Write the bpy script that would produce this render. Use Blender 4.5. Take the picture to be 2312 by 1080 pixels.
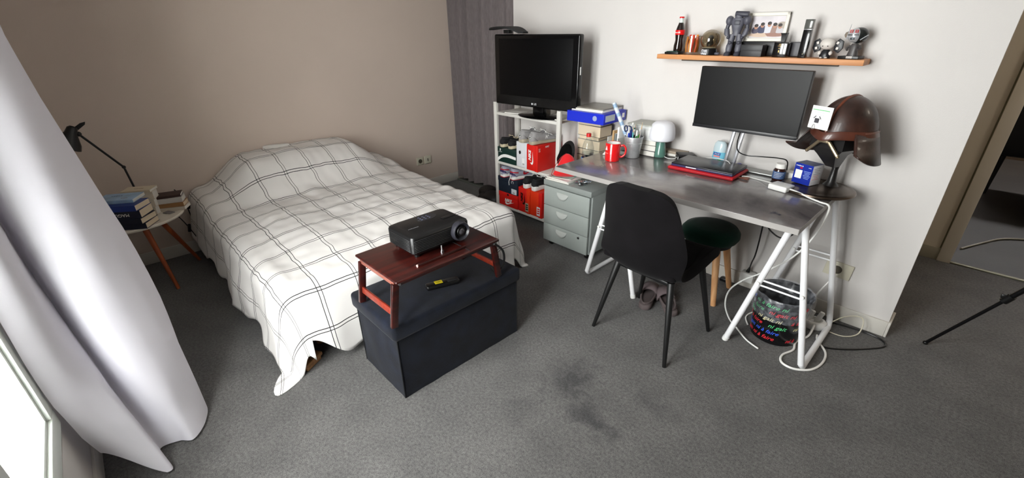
import bpy, bmesh, math, random
from mathutils import Vector, Matrix, noise
random.seed(7)
for o in list(bpy.data.objects): bpy.data.objects.remove(o)
S = bpy.context.scene
COL = S.collection
PI = math.pi
def R(d): return math.radians(d)

# ------------------------------------------------------------------ camera
cam_d = bpy.data.cameras.new('camera'); cam = bpy.data.objects.new('camera', cam_d); COL.objects.link(cam)
cam_d.sensor_width = 36; cam_d.lens = 994.7/2312*36; cam_d.clip_start = .02
YAW, PIT, ROL = 0.81749, 0.44481, -0.014886
f_ = Vector((-math.sin(YAW)*math.cos(PIT), math.cos(YAW)*math.cos(PIT), -math.sin(PIT)))
r_ = Vector((math.cos(YAW), math.sin(YAW), 0)); u_ = r_.cross(f_)
r2 = r_*math.cos(ROL)+u_*math.sin(ROL); u2 = -r_*math.sin(ROL)+u_*math.cos(ROL)
m_ = Matrix.Identity(4)
for i in range(3): m_[i][0] = r2[i]; m_[i][1] = u2[i]; m_[i][2] = -f_[i]
m_.translation = (0, 0, 1.5)
cam.matrix_world = m_
S.camera = cam
# ------------------------------------------------------------------ world and light
W = bpy.data.worlds.new('overcast_sky'); S.world = W; W.use_nodes = True
bg = W.node_tree.nodes['Background']; bg.inputs[0].default_value = (1.0, .968, .972, 1); bg.inputs[1].default_value = 21.0
S.view_settings.view_transform = 'Standard'; S.view_settings.look = 'None'
S.view_settings.gamma = 1; S.view_settings.exposure = 0.50
S.view_settings.use_curve_mapping = False
pl = bpy.data.lights.new('window_portal', 'AREA'); pl.shape = 'RECTANGLE'; pl.size = 1.2; pl.size_y = 2.0
pl.cycles.is_portal = True
po = bpy.data.objects.new('window_portal', pl); COL.objects.link(po)
po.location = (-1.16, -.47, 1.38); po.rotation_euler = (R(90), 0, 0)

hl = bpy.data.lights.new('hall_fill', 'POINT'); hl.energy = 12; hl.color = (1, .9, .76); hl.shadow_soft_size = .15  # added fill light, out of view with no fixture, to brighten the hall wall
ho = bpy.data.objects.new('hall_fill', hl); COL.objects.link(ho); ho.location = (1.3, 3.2, 2.3)

# ------------------------------------------------------------------ materials
def lin(c):
    return tuple((x/255/12.92 if x/255 <= .04045 else ((x/255+.055)/1.055)**2.4) for x in c)
MATS = {}
def M(name, rgb, rough=.6, metal=0, bump=0, bscale=200, var=0, vscale=5, sheen=0, coat=0, spec=.5, trans=0, sss=0, alpha=1, ior=1.45, detail=3, stretch=None):
    if name in MATS: return MATS[name]
    m = bpy.data.materials.new(name); m.use_nodes = True; MATS[name] = m
    nt = m.node_tree; b = nt.nodes['Principled BSDF']; c = lin(rgb)+(1,)
    b.inputs['Base Color'].default_value = c; b.inputs['Roughness'].default_value = rough
    b.inputs['Metallic'].default_value = metal; b.inputs['Specular IOR Level'].default_value = spec
    b.inputs['Sheen Weight'].default_value = sheen; b.inputs['Coat Weight'].default_value = coat
    b.inputs['Transmission Weight'].default_value = trans; b.inputs['IOR'].default_value = ior
    b.inputs['Alpha'].default_value = alpha
    tc = nt.nodes.new('ShaderNodeTexCoord'); src = tc.outputs['Object']
    if stretch:
        mp = nt.nodes.new('ShaderNodeMapping'); mp.inputs['Scale'].default_value = stretch
        nt.links.new(src, mp.inputs[0]); src = mp.outputs[0]
    if bump:
        n = nt.nodes.new('ShaderNodeTexNoise'); n.inputs['Scale'].default_value = bscale; n.inputs['Detail'].default_value = detail
        nt.links.new(src, n.inputs['Vector'])
        bp = nt.nodes.new('ShaderNodeBump'); bp.inputs['Strength'].default_value = bump; bp.inputs['Distance'].default_value = .002
        nt.links.new(n.outputs['Fac'], bp.inputs['Height']); nt.links.new(bp.outputs[0], b.inputs['Normal'])
    if var:
        n = nt.nodes.new('ShaderNodeTexNoise'); n.inputs['Scale'].default_value = vscale; n.inputs['Detail'].default_value = 5
        nt.links.new(src, n.inputs['Vector'])
        rp = nt.nodes.new('ShaderNodeValToRGB'); rp.color_ramp.elements[0].position = .3; rp.color_ramp.elements[1].position = .7
        rp.color_ramp.elements[0].color = tuple(x*(1-var) for x in c[:3])+(1,)
        rp.color_ramp.elements[1].color = tuple(min(1, x*(1+var)) for x in c[:3])+(1,)
        nt.links.new(n.outputs['Fac'], rp.inputs[0]); nt.links.new(rp.outputs[0], b.inputs['Base Color'])
    return m
def wood(name, c1, c2, rough=.4, scale=(3, 40, 40), coat=0):
    if name in MATS: return MATS[name]
    m = M(name, c1, rough, coat=coat); nt = m.node_tree; b = nt.nodes['Principled BSDF']
    tc = nt.nodes.new('ShaderNodeTexCoord'); mp = nt.nodes.new('ShaderNodeMapping'); mp.inputs['Scale'].default_value = scale
    n = nt.nodes.new('ShaderNodeTexNoise'); n.inputs['Scale'].default_value = 1.5; n.inputs['Detail'].default_value = 6; n.inputs['Distortion'].default_value = .6
    rp = nt.nodes.new('ShaderNodeValToRGB'); rp.color_ramp.elements[0].position = .35; rp.color_ramp.elements[1].position = .65
    rp.color_ramp.elements[0].color = lin(c1)+(1,); rp.color_ramp.elements[1].color = lin(c2)+(1,)
    nt.links.new(tc.outputs['Object'], mp.inputs[0]); nt.links.new(mp.outputs[0], n.inputs['Vector'])
    nt.links.new(n.outputs['Fac'], rp.inputs[0]); nt.links.new(rp.outputs[0], b.inputs['Base Color'])
    return m
def glassy(name, rgb=(255, 255, 255), k=.08, rough=.03):
    """thin clear sheet: mostly see-through, a little mirror"""
    if name in MATS: return MATS[name]
    m = bpy.data.materials.new(name); m.use_nodes = True; MATS[name] = m; nt = m.node_tree; nt.nodes.clear()
    o = nt.nodes.new('ShaderNodeOutputMaterial'); t = nt.nodes.new('ShaderNodeBsdfTransparent'); g = nt.nodes.new('ShaderNodeBsdfGlossy')
    t.inputs[0].default_value = lin(rgb)+(1,); g.inputs['Roughness'].default_value = rough
    lw = nt.nodes.new('ShaderNodeLayerWeight'); lw.inputs[0].default_value = .3
    ma = nt.nodes.new('ShaderNodeMath'); ma.operation = 'MULTIPLY_ADD'; ma.inputs[1].default_value = .45; ma.inputs[2].default_value = k
    ma.use_clamp = True
    mx = nt.nodes.new('ShaderNodeMixShader')
    nt.links.new(lw.outputs['Facing'], ma.inputs[0]); nt.links.new(ma.outputs[0], mx.inputs[0])
    nt.links.new(t.outputs[0], mx.inputs[1]); nt.links.new(g.outputs[0], mx.inputs[2]); nt.links.new(mx.outputs[0], o.inputs[0])
    return m
def sheer(name, rgb, tl=.5):
    m = bpy.data.materials.new(name); m.use_nodes = True; MATS[name] = m; nt = m.node_tree; nt.nodes.clear()
    o = nt.nodes.new('ShaderNodeOutputMaterial'); d = nt.nodes.new('ShaderNodeBsdfDiffuse'); t = nt.nodes.new('ShaderNodeBsdfTranslucent')
    d.inputs[0].default_value = lin(rgb)+(1,); t.inputs[0].default_value = lin(rgb)+(1,)
    mx = nt.nodes.new('ShaderNodeMixShader'); mx.inputs[0].default_value = tl
    nt.links.new(d.outputs[0], mx.inputs[1]); nt.links.new(t.outputs[0], mx.inputs[2]); nt.links.new(mx.outputs[0], o.inputs[0])
    n = nt.nodes.new('ShaderNodeTexNoise'); n.inputs['Scale'].default_value = 350; bp = nt.nodes.new('ShaderNodeBump'); bp.inputs['Strength'].default_value = .15; bp.inputs['Distance'].default_value = .001
    nt.links.new(n.outputs['Fac'], bp.inputs['Height']); nt.links.new(bp.outputs[0], d.inputs['Normal'])
    return m

def film(name, rgb, op=.25):
    m = bpy.data.materials.new(name); m.use_nodes = True; MATS[name] = m; nt = m.node_tree; nt.nodes.clear(); N = nt.nodes.new
    o = N('ShaderNodeOutputMaterial'); t = N('ShaderNodeBsdfTransparent'); d = N('ShaderNodeBsdfDiffuse'); g = N('ShaderNodeBsdfGlossy'); g.inputs['Roughness'].default_value = .22
    d.inputs[0].default_value = lin(rgb)+(1,); n = N('ShaderNodeTexNoise'); n.inputs['Scale'].default_value = 38; n.inputs['Detail'].default_value = 4
    tc = N('ShaderNodeTexCoord'); nt.links.new(tc.outputs['Object'], n.inputs['Vector'])
    mr = N('ShaderNodeMapRange'); mr.inputs['From Min'].default_value = .4; mr.inputs['From Max'].default_value = .75; mr.inputs['To Min'].default_value = op*.5; mr.inputs['To Max'].default_value = op*2.4; nt.links.new(n.outputs['Fac'], mr.inputs['Value'])
    a = N('ShaderNodeMixShader'); a.inputs[0].default_value = .25; nt.links.new(d.outputs[0], a.inputs[1]); nt.links.new(g.outputs[0], a.inputs[2])
    b = N('ShaderNodeMixShader'); nt.links.new(mr.outputs[0], b.inputs[0]); nt.links.new(t.outputs[0], b.inputs[1]); nt.links.new(a.outputs[0], b.inputs[2]); nt.links.new(b.outputs[0], o.inputs[0])
    return m

# ------------------------------------------------------------------ mesh helper
def catmull(pts, n=8, closed=False):
    pts = [Vector(p) for p in pts]; out = []; L = len(pts)
    rng = L if closed else L-1
    for i in range(rng):
        if closed: p0, p1, p2, p3 = pts[(i-1) % L], pts[i], pts[(i+1) % L], pts[(i+2) % L]
        else: p0, p1, p2, p3 = pts[max(0, i-1)], pts[i], pts[i+1], pts[min(L-1, i+2)]
        for k in range(n):
            t = k/n; out.append(.5*((2*p1)+(-p0+p2)*t+(2*p0-5*p1+4*p2-p3)*t*t+(-p0+3*p1-3*p2+p3)*t**3))
    if not closed: out.append(pts[-1])
    return out
class G:
    def __init__(s): s.b = bmesh.new()
    def merge(s, o, mt=None):
        if mt: bmesh.ops.transform(o, matrix=mt, verts=o.verts)
        me = bpy.data.meshes.new('t'); o.to_mesh(me); o.free(); s.b.from_mesh(me); bpy.data.meshes.remove(me); return s
    def box(s, c, d, bev=0, rz=0, mt=None, seg=2, taper=1):
        o = bmesh.new(); bmesh.ops.create_cube(o, size=1); bmesh.ops.scale(o, vec=d, verts=o.verts)
        if taper != 1:
            for v in o.verts:
                if v.co.z > 0: v.co.x *= taper; v.co.y *= taper
        if bev: bmesh.ops.bevel(o, geom=o.edges[:], offset=bev, segments=seg, affect='EDGES', profile=.5, clamp_overlap=True)
        mm = Matrix.Translation(c) @ Matrix.Rotation(rz, 4, 'Z')
        if mt: mm = Matrix.Translation(c) @ mt
        return s.merge(o, mm)
    def cyl(s, p0, p1, r0, r1=None, n=20, bev=0):
        p0 = Vector(p0); p1 = Vector(p1); r1 = r0 if r1 is None else r1; d = p1-p0
        o = bmesh.new(); bmesh.ops.create_cone(o, cap_ends=True, segments=n, radius1=r0, radius2=r1, depth=d.length)
        if bev:
            e = [e for e in o.edges if abs(e.verts[0].co.z-e.verts[1].co.z) < 1e-6]
            bmesh.ops.bevel(o, geom=e, offset=bev, segments=2, affect='EDGES', profile=.5)
        return s.merge(o, Matrix.Translation((p0+p1)/2) @ d.to_track_quat('Z', 'Y').to_matrix().to_4x4())
    def lathe(s, prof, c=(0, 0, 0), n=32, mt=None, sx=1, sy=1):
        o = bmesh.new(); rings = []
        for r, z in prof:
            if r < 1e-6: rings.append([o.verts.new((0, 0, z))])
            else: rings.append([o.verts.new((r*math.cos(2*PI*k/n)*sx, r*math.sin(2*PI*k/n)*sy, z)) for k in range(n)])
        for a, b in zip(rings, rings[1:]):
            for k in range(n):
                k2 = (k+1) % n
                if len(a) == 1 and len(b) == 1: continue
                if len(a) == 1: o.faces.new((a[0], b[k2], b[k])) if 0 else o.faces.new((a[0], b[k], b[k2]))
                elif len(b) == 1: o.faces.new((a[k], a[k2], b[0]))
                else: o.faces.new((a[k], a[k2], b[k2], b[k]))
        bmesh.ops.recalc_face_normals(o, faces=o.faces)
        mm = Matrix.Translation(c)
        if mt: mm = mm @ mt
        return s.merge(o, mm)
    def tube(s, pts, r, n=8, smooth=0, closed=False, r1=None):
        pts = catmull(pts, smooth, closed) if smooth else [Vector(p) for p in pts]
        o = bmesh.new(); rings = []; L = len(pts); up = Vector((0, 0, 1)); prev = None
        for i, p in enumerate(pts):
            a = pts[(i-1) % L] if closed else pts[max(0, i-1)]; b = pts[(i+1) % L] if closed else pts[min(L-1, i+1)]
            t = (b-a); t = t.normalized() if t.length > 1e-9 else Vector((0, 0, 1))
            if prev is None:
                x = t.cross(up if abs(t.z) < .9 else Vector((1, 0, 0))).normalized()
            else: x = (prev-t*prev.dot(t)).normalized()
            prev = x; y = t.cross(x)
            rr = r if r1 is None else r+(r1-r)*i/(L-1)
            rings.append([o.verts.new(p+(x*math.cos(2*PI*k/n)+y*math.sin(2*PI*k/n))*rr) for k in range(n)])
        for i in range(L if closed else L-1):
            a, b = rings[i], rings[(i+1) % L]
            for k in range(n): o.faces.new((a[k], a[(k+1) % n], b[(k+1) % n], b[k]))
        if not closed: o.faces.new(rings[0][::-1]); o.faces.new(rings[-1])
        bmesh.ops.recalc_face_normals(o, faces=o.faces)
        return s.merge(o)
    def loft(s, rings, cap=True, closed=True, mt=None):
        o = bmesh.new(); rs = [[o.verts.new(p) for p in r] for r in rings]; n = len(rs[0])
        for a, b in zip(rs, rs[1:]):
            for k in range(n if closed else n-1): o.faces.new((a[k], a[(k+1) % n], b[(k+1) % n], b[k]))
        if cap and closed: o.faces.new(rs[0][::-1]); o.faces.new(rs[-1])
        bmesh.ops.recalc_face_normals(o, faces=o.faces)
        return s.merge(o, mt)
    def prism(s, poly, h, mt=None, bev=0):
        """2D polygon in XY extruded to +h in Z"""
        o = bmesh.new(); a = [o.verts.new((x, y, 0)) for x, y in poly]; b = [o.verts.new((x, y, h)) for x, y in poly]; n = len(poly)
        o.faces.new(a[::-1]); o.faces.new(b)
        for k in range(n): o.faces.new((a[k], a[(k+1) % n], b[(k+1) % n], b[k]))
        bmesh.ops.recalc_face_normals(o, faces=o.faces)
        if bev: bmesh.ops.bevel(o, geom=o.edges[:], offset=bev, segments=2, affect='EDGES', profile=.5)
        return s.merge(o, mt)
    def ball(s, c, r, n=20, sc=(1, 1, 1), mt=None):
        o = bmesh.new(); bmesh.ops.create_uvsphere(o, u_segments=n, v_segments=max(6, n//2), radius=r); bmesh.ops.scale(o, vec=sc, verts=o.verts)
        mm = Matrix.Translation(c)
        if mt: mm = mm @ mt
        return s.merge(o, mm)
    def obj(s, name, mat, parent=None, smooth=40, sub=0, solid=0, soff=0):
        me = bpy.data.meshes.new(name)
        for f in s.b.faces: f.smooth = smooth > 0
        if smooth:
            for e in s.b.edges:
                if len(e.link_faces) == 2 and e.calc_face_angle(0) > R(smooth): e.smooth = False
        s.b.to_mesh(me); s.b.free(); me.materials.append(mat)
        o = bpy.data.objects.new(name, me); COL.objects.link(o)
        if parent: o.parent = parent
        if solid:
            md = o.modifiers.new('s', 'SOLIDIFY'); md.thickness = solid; md.offset = soff
        if sub:
            md = o.modifiers.new('u', 'SUBSURF'); md.levels = sub; md.render_levels = sub
        return o
LABELS = set()
def T(name, label, cat, loc=(0, 0, 0), rz=0, group=None):
    o = bpy.data.objects.new(name, None); COL.objects.link(o); o.location = loc; o.rotation_euler = (0, 0, rz)
    o.empty_display_size = .05
    return tag(o, label, cat, group)
def tag(o, label, cat, group=None, kind=None):
    o['label'] = label; o['category'] = cat
    if group: o['group'] = group
    if kind: o['kind'] = kind
    return o
def struct(o): o['kind'] = 'structure'; return o
def dup(root, loc, rz, label, group=None):
    r = root.copy(); COL.objects.link(r); r.location = loc; r.rotation_euler = (0, 0, rz); r['label'] = label
    if group: r['group'] = group
    def rec(src, dst):
        for ch in [x for x in bpy.data.objects if x.parent == src]:
            c = ch.copy(); COL.objects.link(c); c.parent = dst; rec(ch, c)
    rec(root, r); return r
def text(body, size, mat, parent, mt, name='lettering', ext=.0004, shear=0, bold=0, align='CENTER', cyl=None, spacing=1):
    if body.startswith('~'):          # print too small to read: a row of short dashes
        n = len(body); w = size*.55; me = bpy.data.meshes.new(name); b = bmesh.new()
        for k in range(n):
            o = bmesh.ops.create_cube(b, size=1)['verts']; hh = size*(.5+.25*((k*7) % 3)/2)
            for v in o: v.co = Vector((v.co.x*w*.62+(k-(n-1)/2)*w, v.co.y*hh*.55, v.co.z*.0006))
        if cyl:
            r0, sl, a0, z0 = cyl
            for v in b.verts: z = z0+v.co.y; r = r0+sl*z+v.co.z+.0006; a = a0+v.co.x/r0; v.co = (r*math.cos(a), r*math.sin(a), z)
        else: bmesh.ops.transform(b, matrix=mt, verts=b.verts)
        b.to_mesh(me); b.free(); me.materials.append(mat); o = bpy.data.objects.new('small_print', me); COL.objects.link(o); o.parent = parent
        o['kind'] = 'stuff'; return o
    cu = bpy.data.curves.new('f', 'FONT'); cu.body = body; cu.size = size; cu.extrude = ext; cu.shear = shear; cu.offset = bold
    cu.align_x = align; cu.align_y = 'CENTER'; cu.space_character = spacing; cu.resolution_u = 3
    t = bpy.data.objects.new('f', cu); COL.objects.link(t); bpy.context.view_layer.update()
    me = bpy.data.meshes.new_from_object(t.evaluated_get(bpy.context.evaluated_depsgraph_get()))
    bpy.data.objects.remove(t)
    if cyl:   # wrap round a vertical cone: cyl = (radius at z0, slope dr/dz, centre angle)
        b = bmesh.new(); b.from_mesh(me)
        bmesh.ops.triangulate(b, faces=b.faces)
        r0, sl, a0, z0 = cyl
        for v in b.verts:
            z = z0+v.co.y; r = r0+sl*z+v.co.z+.0006; a = a0+v.co.x/r0; v.co = (r*math.cos(a), r*math.sin(a), z)
        b.to_mesh(me); b.free()
    else: me.transform(mt)
    me.materials.clear(); me.materials.append(mat)
    o = bpy.data.objects.new(name, me); COL.objects.link(o); o.parent = parent
    return o
# text facings: local text plane XY -> world
FRONT = Matrix.Rotation(R(90), 4, 'X')                       # faces -y, reads left-right along +x
RIGHT = Matrix.Rotation(R(90), 4, 'Z') @ FRONT               # faces +x, reads along +y
def TR(x, y, z): return Matrix.Translation((x, y, z))
def RZ(d): return Matrix.Rotation(R(d), 4, 'Z')
def RX(d): return Matrix.Rotation(R(d), 4, 'X')
def RY(d): return Matrix.Rotation(R(d), 4, 'Y')
SWOOSH = [(-.5, .10), (-.42, -.02), (-.33, -.1), (-.2, -.13), (-.05, -.1), (.5, .16), (-.08, -.02), (-.22, -.04), (-.3, 0), (-.34, .06), (-.33, .16), (-.43, .06)]
def swoosh(w, mat, parent, mt):
    g = G(); g.prism([(x*w, y*w) for x, y in [(-.40, .17), (-.47, .06), (-.5, -.03), (-.46, -.12), (-.36, -.15), (-.2, -.13), (.5, .18), (-.12, .0), (-.3, -.02), (-.38, .04)]], .0006, mt)
    return g.obj('swoosh_mark', mat, parent)

white = M('white_plastic', (235, 235, 232), .4)
black = M('black_plastic', (14, 14, 15), .35)
blackm = M('black_matte', (16, 16, 17), .7)
wmetal = M('white_metal', (236, 236, 238), .3)
steel = M('steel', (190, 190, 192), .28, 1)
paper = M('paper', (238, 236, 230), .8)
pages = M('book_pages', (222, 204, 176), .9, bump=.6, bscale=60, stretch=(1, 1, 30))
wpages = M('white_pages', (225, 222, 214), .9, bump=.6, bscale=60, stretch=(1, 1, 30))


# ------------------------------------------------------------------ room shell
XA, YB, YC, ZC = -3.85, 2.72, -.37, 2.55
wallm = M('wall_paint', (212, 208, 205), .85, bump=.25, bscale=260, var=.02, vscale=2)
walla = M('wall_paint_bed', (206, 190, 178), .85, bump=.25, bscale=260, var=.02, vscale=2)
skirt = M('baseboard_paint', (212, 208, 200), .5)
dim = M('hall_paint', (150, 142, 126), .8, bump=.2, bscale=200)

def carpet():
    m = M('carpet', (98, 98, 100), .95, sheen=.1); nt = m.node_tree; b = nt.nodes['Principled BSDF']; L = nt.links
    tc = nt.nodes.new('ShaderNodeTexCoord')
    n = nt.nodes.new('ShaderNodeTexNoise'); n.inputs['Scale'].default_value = 330; n.inputs['Detail'].default_value = 8; n.inputs['Roughness'].default_value = .75
    n2 = nt.nodes.new('ShaderNodeTexNoise'); n2.inputs['Scale'].default_value = 4.5; n2.inputs['Detail'].default_value = 8
    n3 = nt.nodes.new('ShaderNodeTexNoise'); n3.inputs['Scale'].default_value = 14; n3.inputs['Detail'].default_value = 6; n3.inputs['Distortion'].default_value = .6
    for x in (n, n2, n3): L.new(tc.outputs['Object'], x.inputs['Vector'])
    rp = nt.nodes.new('ShaderNodeValToRGB'); rp.color_ramp.elements[0].position = .32; rp.color_ramp.elements[1].position = .7
    rp.color_ramp.elements[0].color = lin((20, 20, 21))+(1,); rp.color_ramp.elements[1].color = lin((140, 138, 136))+(1,)
    n4 = nt.nodes.new('ShaderNodeTexNoise'); n4.inputs['Scale'].default_value = 85; n4.inputs['Detail'].default_value = 3; L.new(tc.outputs['Object'], n4.inputs['Vector'])
    av = nt.nodes.new('ShaderNodeMath'); av.operation = 'MULTIPLY_ADD'; av.inputs[1].default_value = .28; av.inputs[2].default_value = -.14
    L.new(n4.outputs['Fac'], av.inputs[0]); av2 = nt.nodes.new('ShaderNodeMath'); av2.operation = 'ADD'; L.new(av.outputs[0], av2.inputs[0]); L.new(n.outputs['Fac'], av2.inputs[1])
    L.new(av2.outputs[0], rp.inputs[0])
    mx = nt.nodes.new('ShaderNodeMixRGB'); mx.blend_type = 'MULTIPLY'; mx.inputs[0].default_value = .6
    r2 = nt.nodes.new('ShaderNodeValToRGB'); r2.color_ramp.elements[0].position = .35; r2.color_ramp.elements[1].position = .62
    r2.color_ramp.elements[0].color = (.62, .62, .63, 1); r2.color_ramp.elements[1].color = (1, 1, 1, 1)
    L.new(n2.outputs['Fac'], r2.inputs[0]); L.new(rp.outputs[0], mx.inputs[1]); L.new(r2.outputs[0], mx.inputs[2])
    last = mx.outputs[0]
    # worn dark stains in front of the desk chair
    for (x, y, sx, sy, k) in ((-.98, 1.30, .11, .16, .8), (-.78, 1.16, .16, .07, .85), (-1.02, 1.0, .09, .09, .35), (-.62, 1.42, .14, .06, .45)):
        mp = nt.nodes.new('ShaderNodeMapping'); mp.inputs['Location'].default_value = (-x/sx, -y/sy, 0); mp.inputs['Scale'].default_value = (1/sx, 1/sy, 0)
        gr = nt.nodes.new('ShaderNodeVectorMath'); gr.operation = 'LENGTH'
        L.new(tc.outputs['Object'], mp.inputs[0]); L.new(mp.outputs[0], gr.inputs[0])
        ad = nt.nodes.new('ShaderNodeMath'); ad.operation = 'MULTIPLY_ADD'; ad.inputs[1].default_value = 2.6; L.new(n3.outputs['Fac'], ad.inputs[0]); L.new(gr.outputs['Value'], ad.inputs[2])
        rr = nt.nodes.new('ShaderNodeMapRange'); rr.inputs['From Min'].default_value = 1.3; rr.inputs['From Max'].default_value = 2.5; rr.inputs['To Min'].default_value = k; rr.inputs['To Max'].default_value = 0
        L.new(ad.outputs[0], rr.inputs['Value'])
        m2 = nt.nodes.new('ShaderNodeMixRGB'); m2.blend_type = 'MULTIPLY'; m2.inputs[2].default_value = (.3, .3, .33, 1)
        L.new(rr.outputs[0], m2.inputs[0]); L.new(last, m2.inputs[1]); last = m2.outputs[0]
    L.new(last, b.inputs['Base Color'])
    bp = nt.nodes.new('ShaderNodeBump'); bp.inputs['Strength'].default_value = .7; bp.inputs['Distance'].default_value = .003
    L.new(n.outputs['Fac'], bp.inputs['Height']); L.new(bp.outputs[0], b.inputs['Normal'])
    return m
g = G(); g.box((-.7, 1.8, -.05), (7.0, 4.5, .1)); struct(g.obj('floor', carpet(), smooth=0))
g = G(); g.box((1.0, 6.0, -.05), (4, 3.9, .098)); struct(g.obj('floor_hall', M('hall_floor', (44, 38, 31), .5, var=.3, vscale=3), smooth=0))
g = G(); g.box((-.7, 3.5, ZC+.05), (7.0, 8.4, .1)); struct(g.obj('ceiling', M('ceiling_paint', (205, 202, 198), .9), smooth=0))
g = G(); g.box((XA-.05, 1.25, ZC/2), (.1, 3.3, ZC)); struct(g.obj('wall_left', walla, smooth=0))
XN = -2.845; XE = -.028
g = G(); g.box(((XN+XE)/2, YB+.06, ZC/2), (XE-XN, .12, ZC)); struct(g.obj('wall_back', wallm, smooth=0))
# niche behind the grey curtain
g = G(); g.box((-3.4, YB+.55, ZC/2), (1.1, .1, ZC)); g.box((-2.9, YB+.3, ZC/2), (.1, .4, ZC)); struct(g.obj('wall_niche', walla, smooth=0))
g = G(); g.box((XA-.05, YB+.35, ZC/2), (.1, .4, ZC)); struct(g.obj('wall_niche_side', walla, smooth=0))
# window wall with its opening
WX0, WX1, WZ0, WZ1 = -1.80, -.52, .33, 2.4
g = G()
g.box(((XA+WX0)/2, YC-.13, ZC/2), (WX0-XA, .26, ZC)); g.box(((WX1+2.8)/2, YC-.13, ZC/2), (2.8-WX1, .26, ZC))
g.box(((WX0+WX1)/2, YC-.13, WZ0/2), (WX1-WX0, .26, WZ0)); g.box(((WX0+WX1)/2, YC-.13, (WZ1+ZC)/2), (WX1-WX0, .26, ZC-WZ1))
struct(g.obj('wall_window', wallm, smooth=0))
g = G(); g.box((2.85, 1.8, ZC/2), (.1, 4.5, ZC)); struct(g.obj('wall_right', M('wall_right_paint', (170, 165, 160), .85), smooth=0))
# hall wall with the doorway (recess behind the end of the desk wall)
DX, DY = .128, 4.03
hallm = M('hall_wall', (226, 214, 194), .7, bump=.15, bscale=200)
g = G(); g.box((-.35, DY+.06, ZC/2), (2*(DX+.35), .12, ZC)); g.box((DX+.9+.93, DY+.06, ZC/2), (1.86, .12, ZC)); g.box((DX+.45, DY+.06, (2.04+ZC)/2), (.9, .12, ZC-2.04))
struct(g.obj('wall_hall', hallm, smooth=0))
g = G(); g.box((-.9, (YB+DY)/2+.06, ZC/2), (.1, DY-YB-.12, ZC)); struct(g.obj('wall_hall_left', hallm, smooth=0))
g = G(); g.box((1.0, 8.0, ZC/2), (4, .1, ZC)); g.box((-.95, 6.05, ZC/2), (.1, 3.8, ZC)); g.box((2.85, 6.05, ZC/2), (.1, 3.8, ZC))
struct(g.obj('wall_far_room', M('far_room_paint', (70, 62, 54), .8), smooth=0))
# door frame: casing boards on both sides and a threshold strip
dp = M('door_frame_paint', (232, 222, 204), .5)
d1 = G(); d1.box((DX-.035, DY-.012, 1.02), (.07, .024, 2.04), .004); d1 = struct(d1.obj('door_1', dp))
g = G(); g.box((DX-.075, DY-.004, 1.05), (.008, .008, 2.0)); g.obj('groove', M('groove_dark', (120, 114, 92), .8), d1)
g = G(); g.box((DX+.935, DY-.012, 1.02), (.07, .024, 2.04), .004); g.obj('casing', dp, d1)
g = G(); g.box((DX+.45, DY-.012, 2.08), (1.04, .024, .08), .004); g.obj('casing', dp, d1)
g = G(); g.box((DX-.006, DY+.06, 1.02), (.012, .118, 2.04)); g.obj('jamb', dp, d1)
g = G(); g.box((DX+.45, DY+.0, .004), (.9, .03, .008), .002); g.obj('threshold', M('threshold_metal', (120, 118, 96), .4, .5), d1)
# baseboards
g = G(); g.box(((XN+XE)/2, YB-.006, .045), (XE-XN, .012, .09), .003); struct(g.obj('baseboard_back', skirt))
g = G(); g.box((XE+.006, YB+.06, .045), (.012, .144, .09), .003); struct(g.obj('baseboard_end', skirt))
g = G(); g.box((XA+.006, 1.22, .045), (.012, 3.16, .09), .003); struct(g.obj('baseboard_left', skirt))
g = G(); g.box(((XA+2.8)/2, YC+.006, .045), (2.8-XA-.03, .012, .09), .003); struct(g.obj('baseboard_window', skirt))
g = G(); g.box((-.38, DY-.006, .045), (.89, .012, .09), .003); struct(g.obj('baseboard_hall', M('hall_baseboard', (168, 160, 140), .5)))
# window: fixed frame, two sashes, panes, handle
wf = M('window_frame_paint', (226, 232, 226), .35)
def window(name, a0, a1, leaves):
    win = G()
    for (cx, cz, sx, sz) in (((a0+a1)/2, WZ0+.03, a1-a0, .06), ((a0+a1)/2, WZ1-.03, a1-a0, .06), (a0+.03, (WZ0+WZ1)/2, .06, WZ1-WZ0-.12), (a1-.03, (WZ0+WZ1)/2, .06, WZ1-WZ0-.12)):
        win.box((cx, YC-.04, cz), (sx, .08, sz), .005)
    win = struct(win.obj(name, wf)); W_ = (a1-a0-.09)/leaves
    for k in range(leaves):
        a = a0+.045+W_*k+.002; b = a+W_-.004
        g = G(); z0, z1 = WZ0+.045, WZ1-.045; w = .062
        for (cx, cz, sx, sz) in (((a+b)/2, z0+w/2, b-a, w), ((a+b)/2, z1-w/2, b-a, w), (a+w/2, (z0+z1)/2, w, z1-z0-2*w), (b-w/2, (z0+z1)/2, w, z1-z0-2*w)):
            g.box((cx, YC-.018, cz), (sx, .064, sz), .006)
        for (cx, cz, sx, sz) in (((a+b)/2, z0+w+.008, b-a-2*w, .016), ((a+b)/2, z1-w-.008, b-a-2*w, .016), (a+w+.008, (z0+z1)/2, .016, z1-z0-2*w), (b-w-.008, (z0+z1)/2, .016, z1-z0-2*w)):
            g.box((cx, YC-.02, cz), (sx, .045, sz), .004)
        sh = g.obj('sash', wf, win)
        g = G(); g.box(((a+b)/2, YC-.03, (z0+z1)/2), (b-a-2*w, .004, z1-z0-2*w)); g.obj('pane', glassy('window_glass', (250, 253, 252), .03), sh)
        if name == 'window_1' and k == 0:
            g = G(); g.cyl((b-.03, YC+.012, 1.3), (b-.03, YC+.05, 1.3), .01); g.tube([(b-.03, YC+.05, 1.3), (b-.03, YC+.055, 1.22)], .008); g.obj('handle', white, sh)
window('window_1', WX0, WX1, 2)
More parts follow.
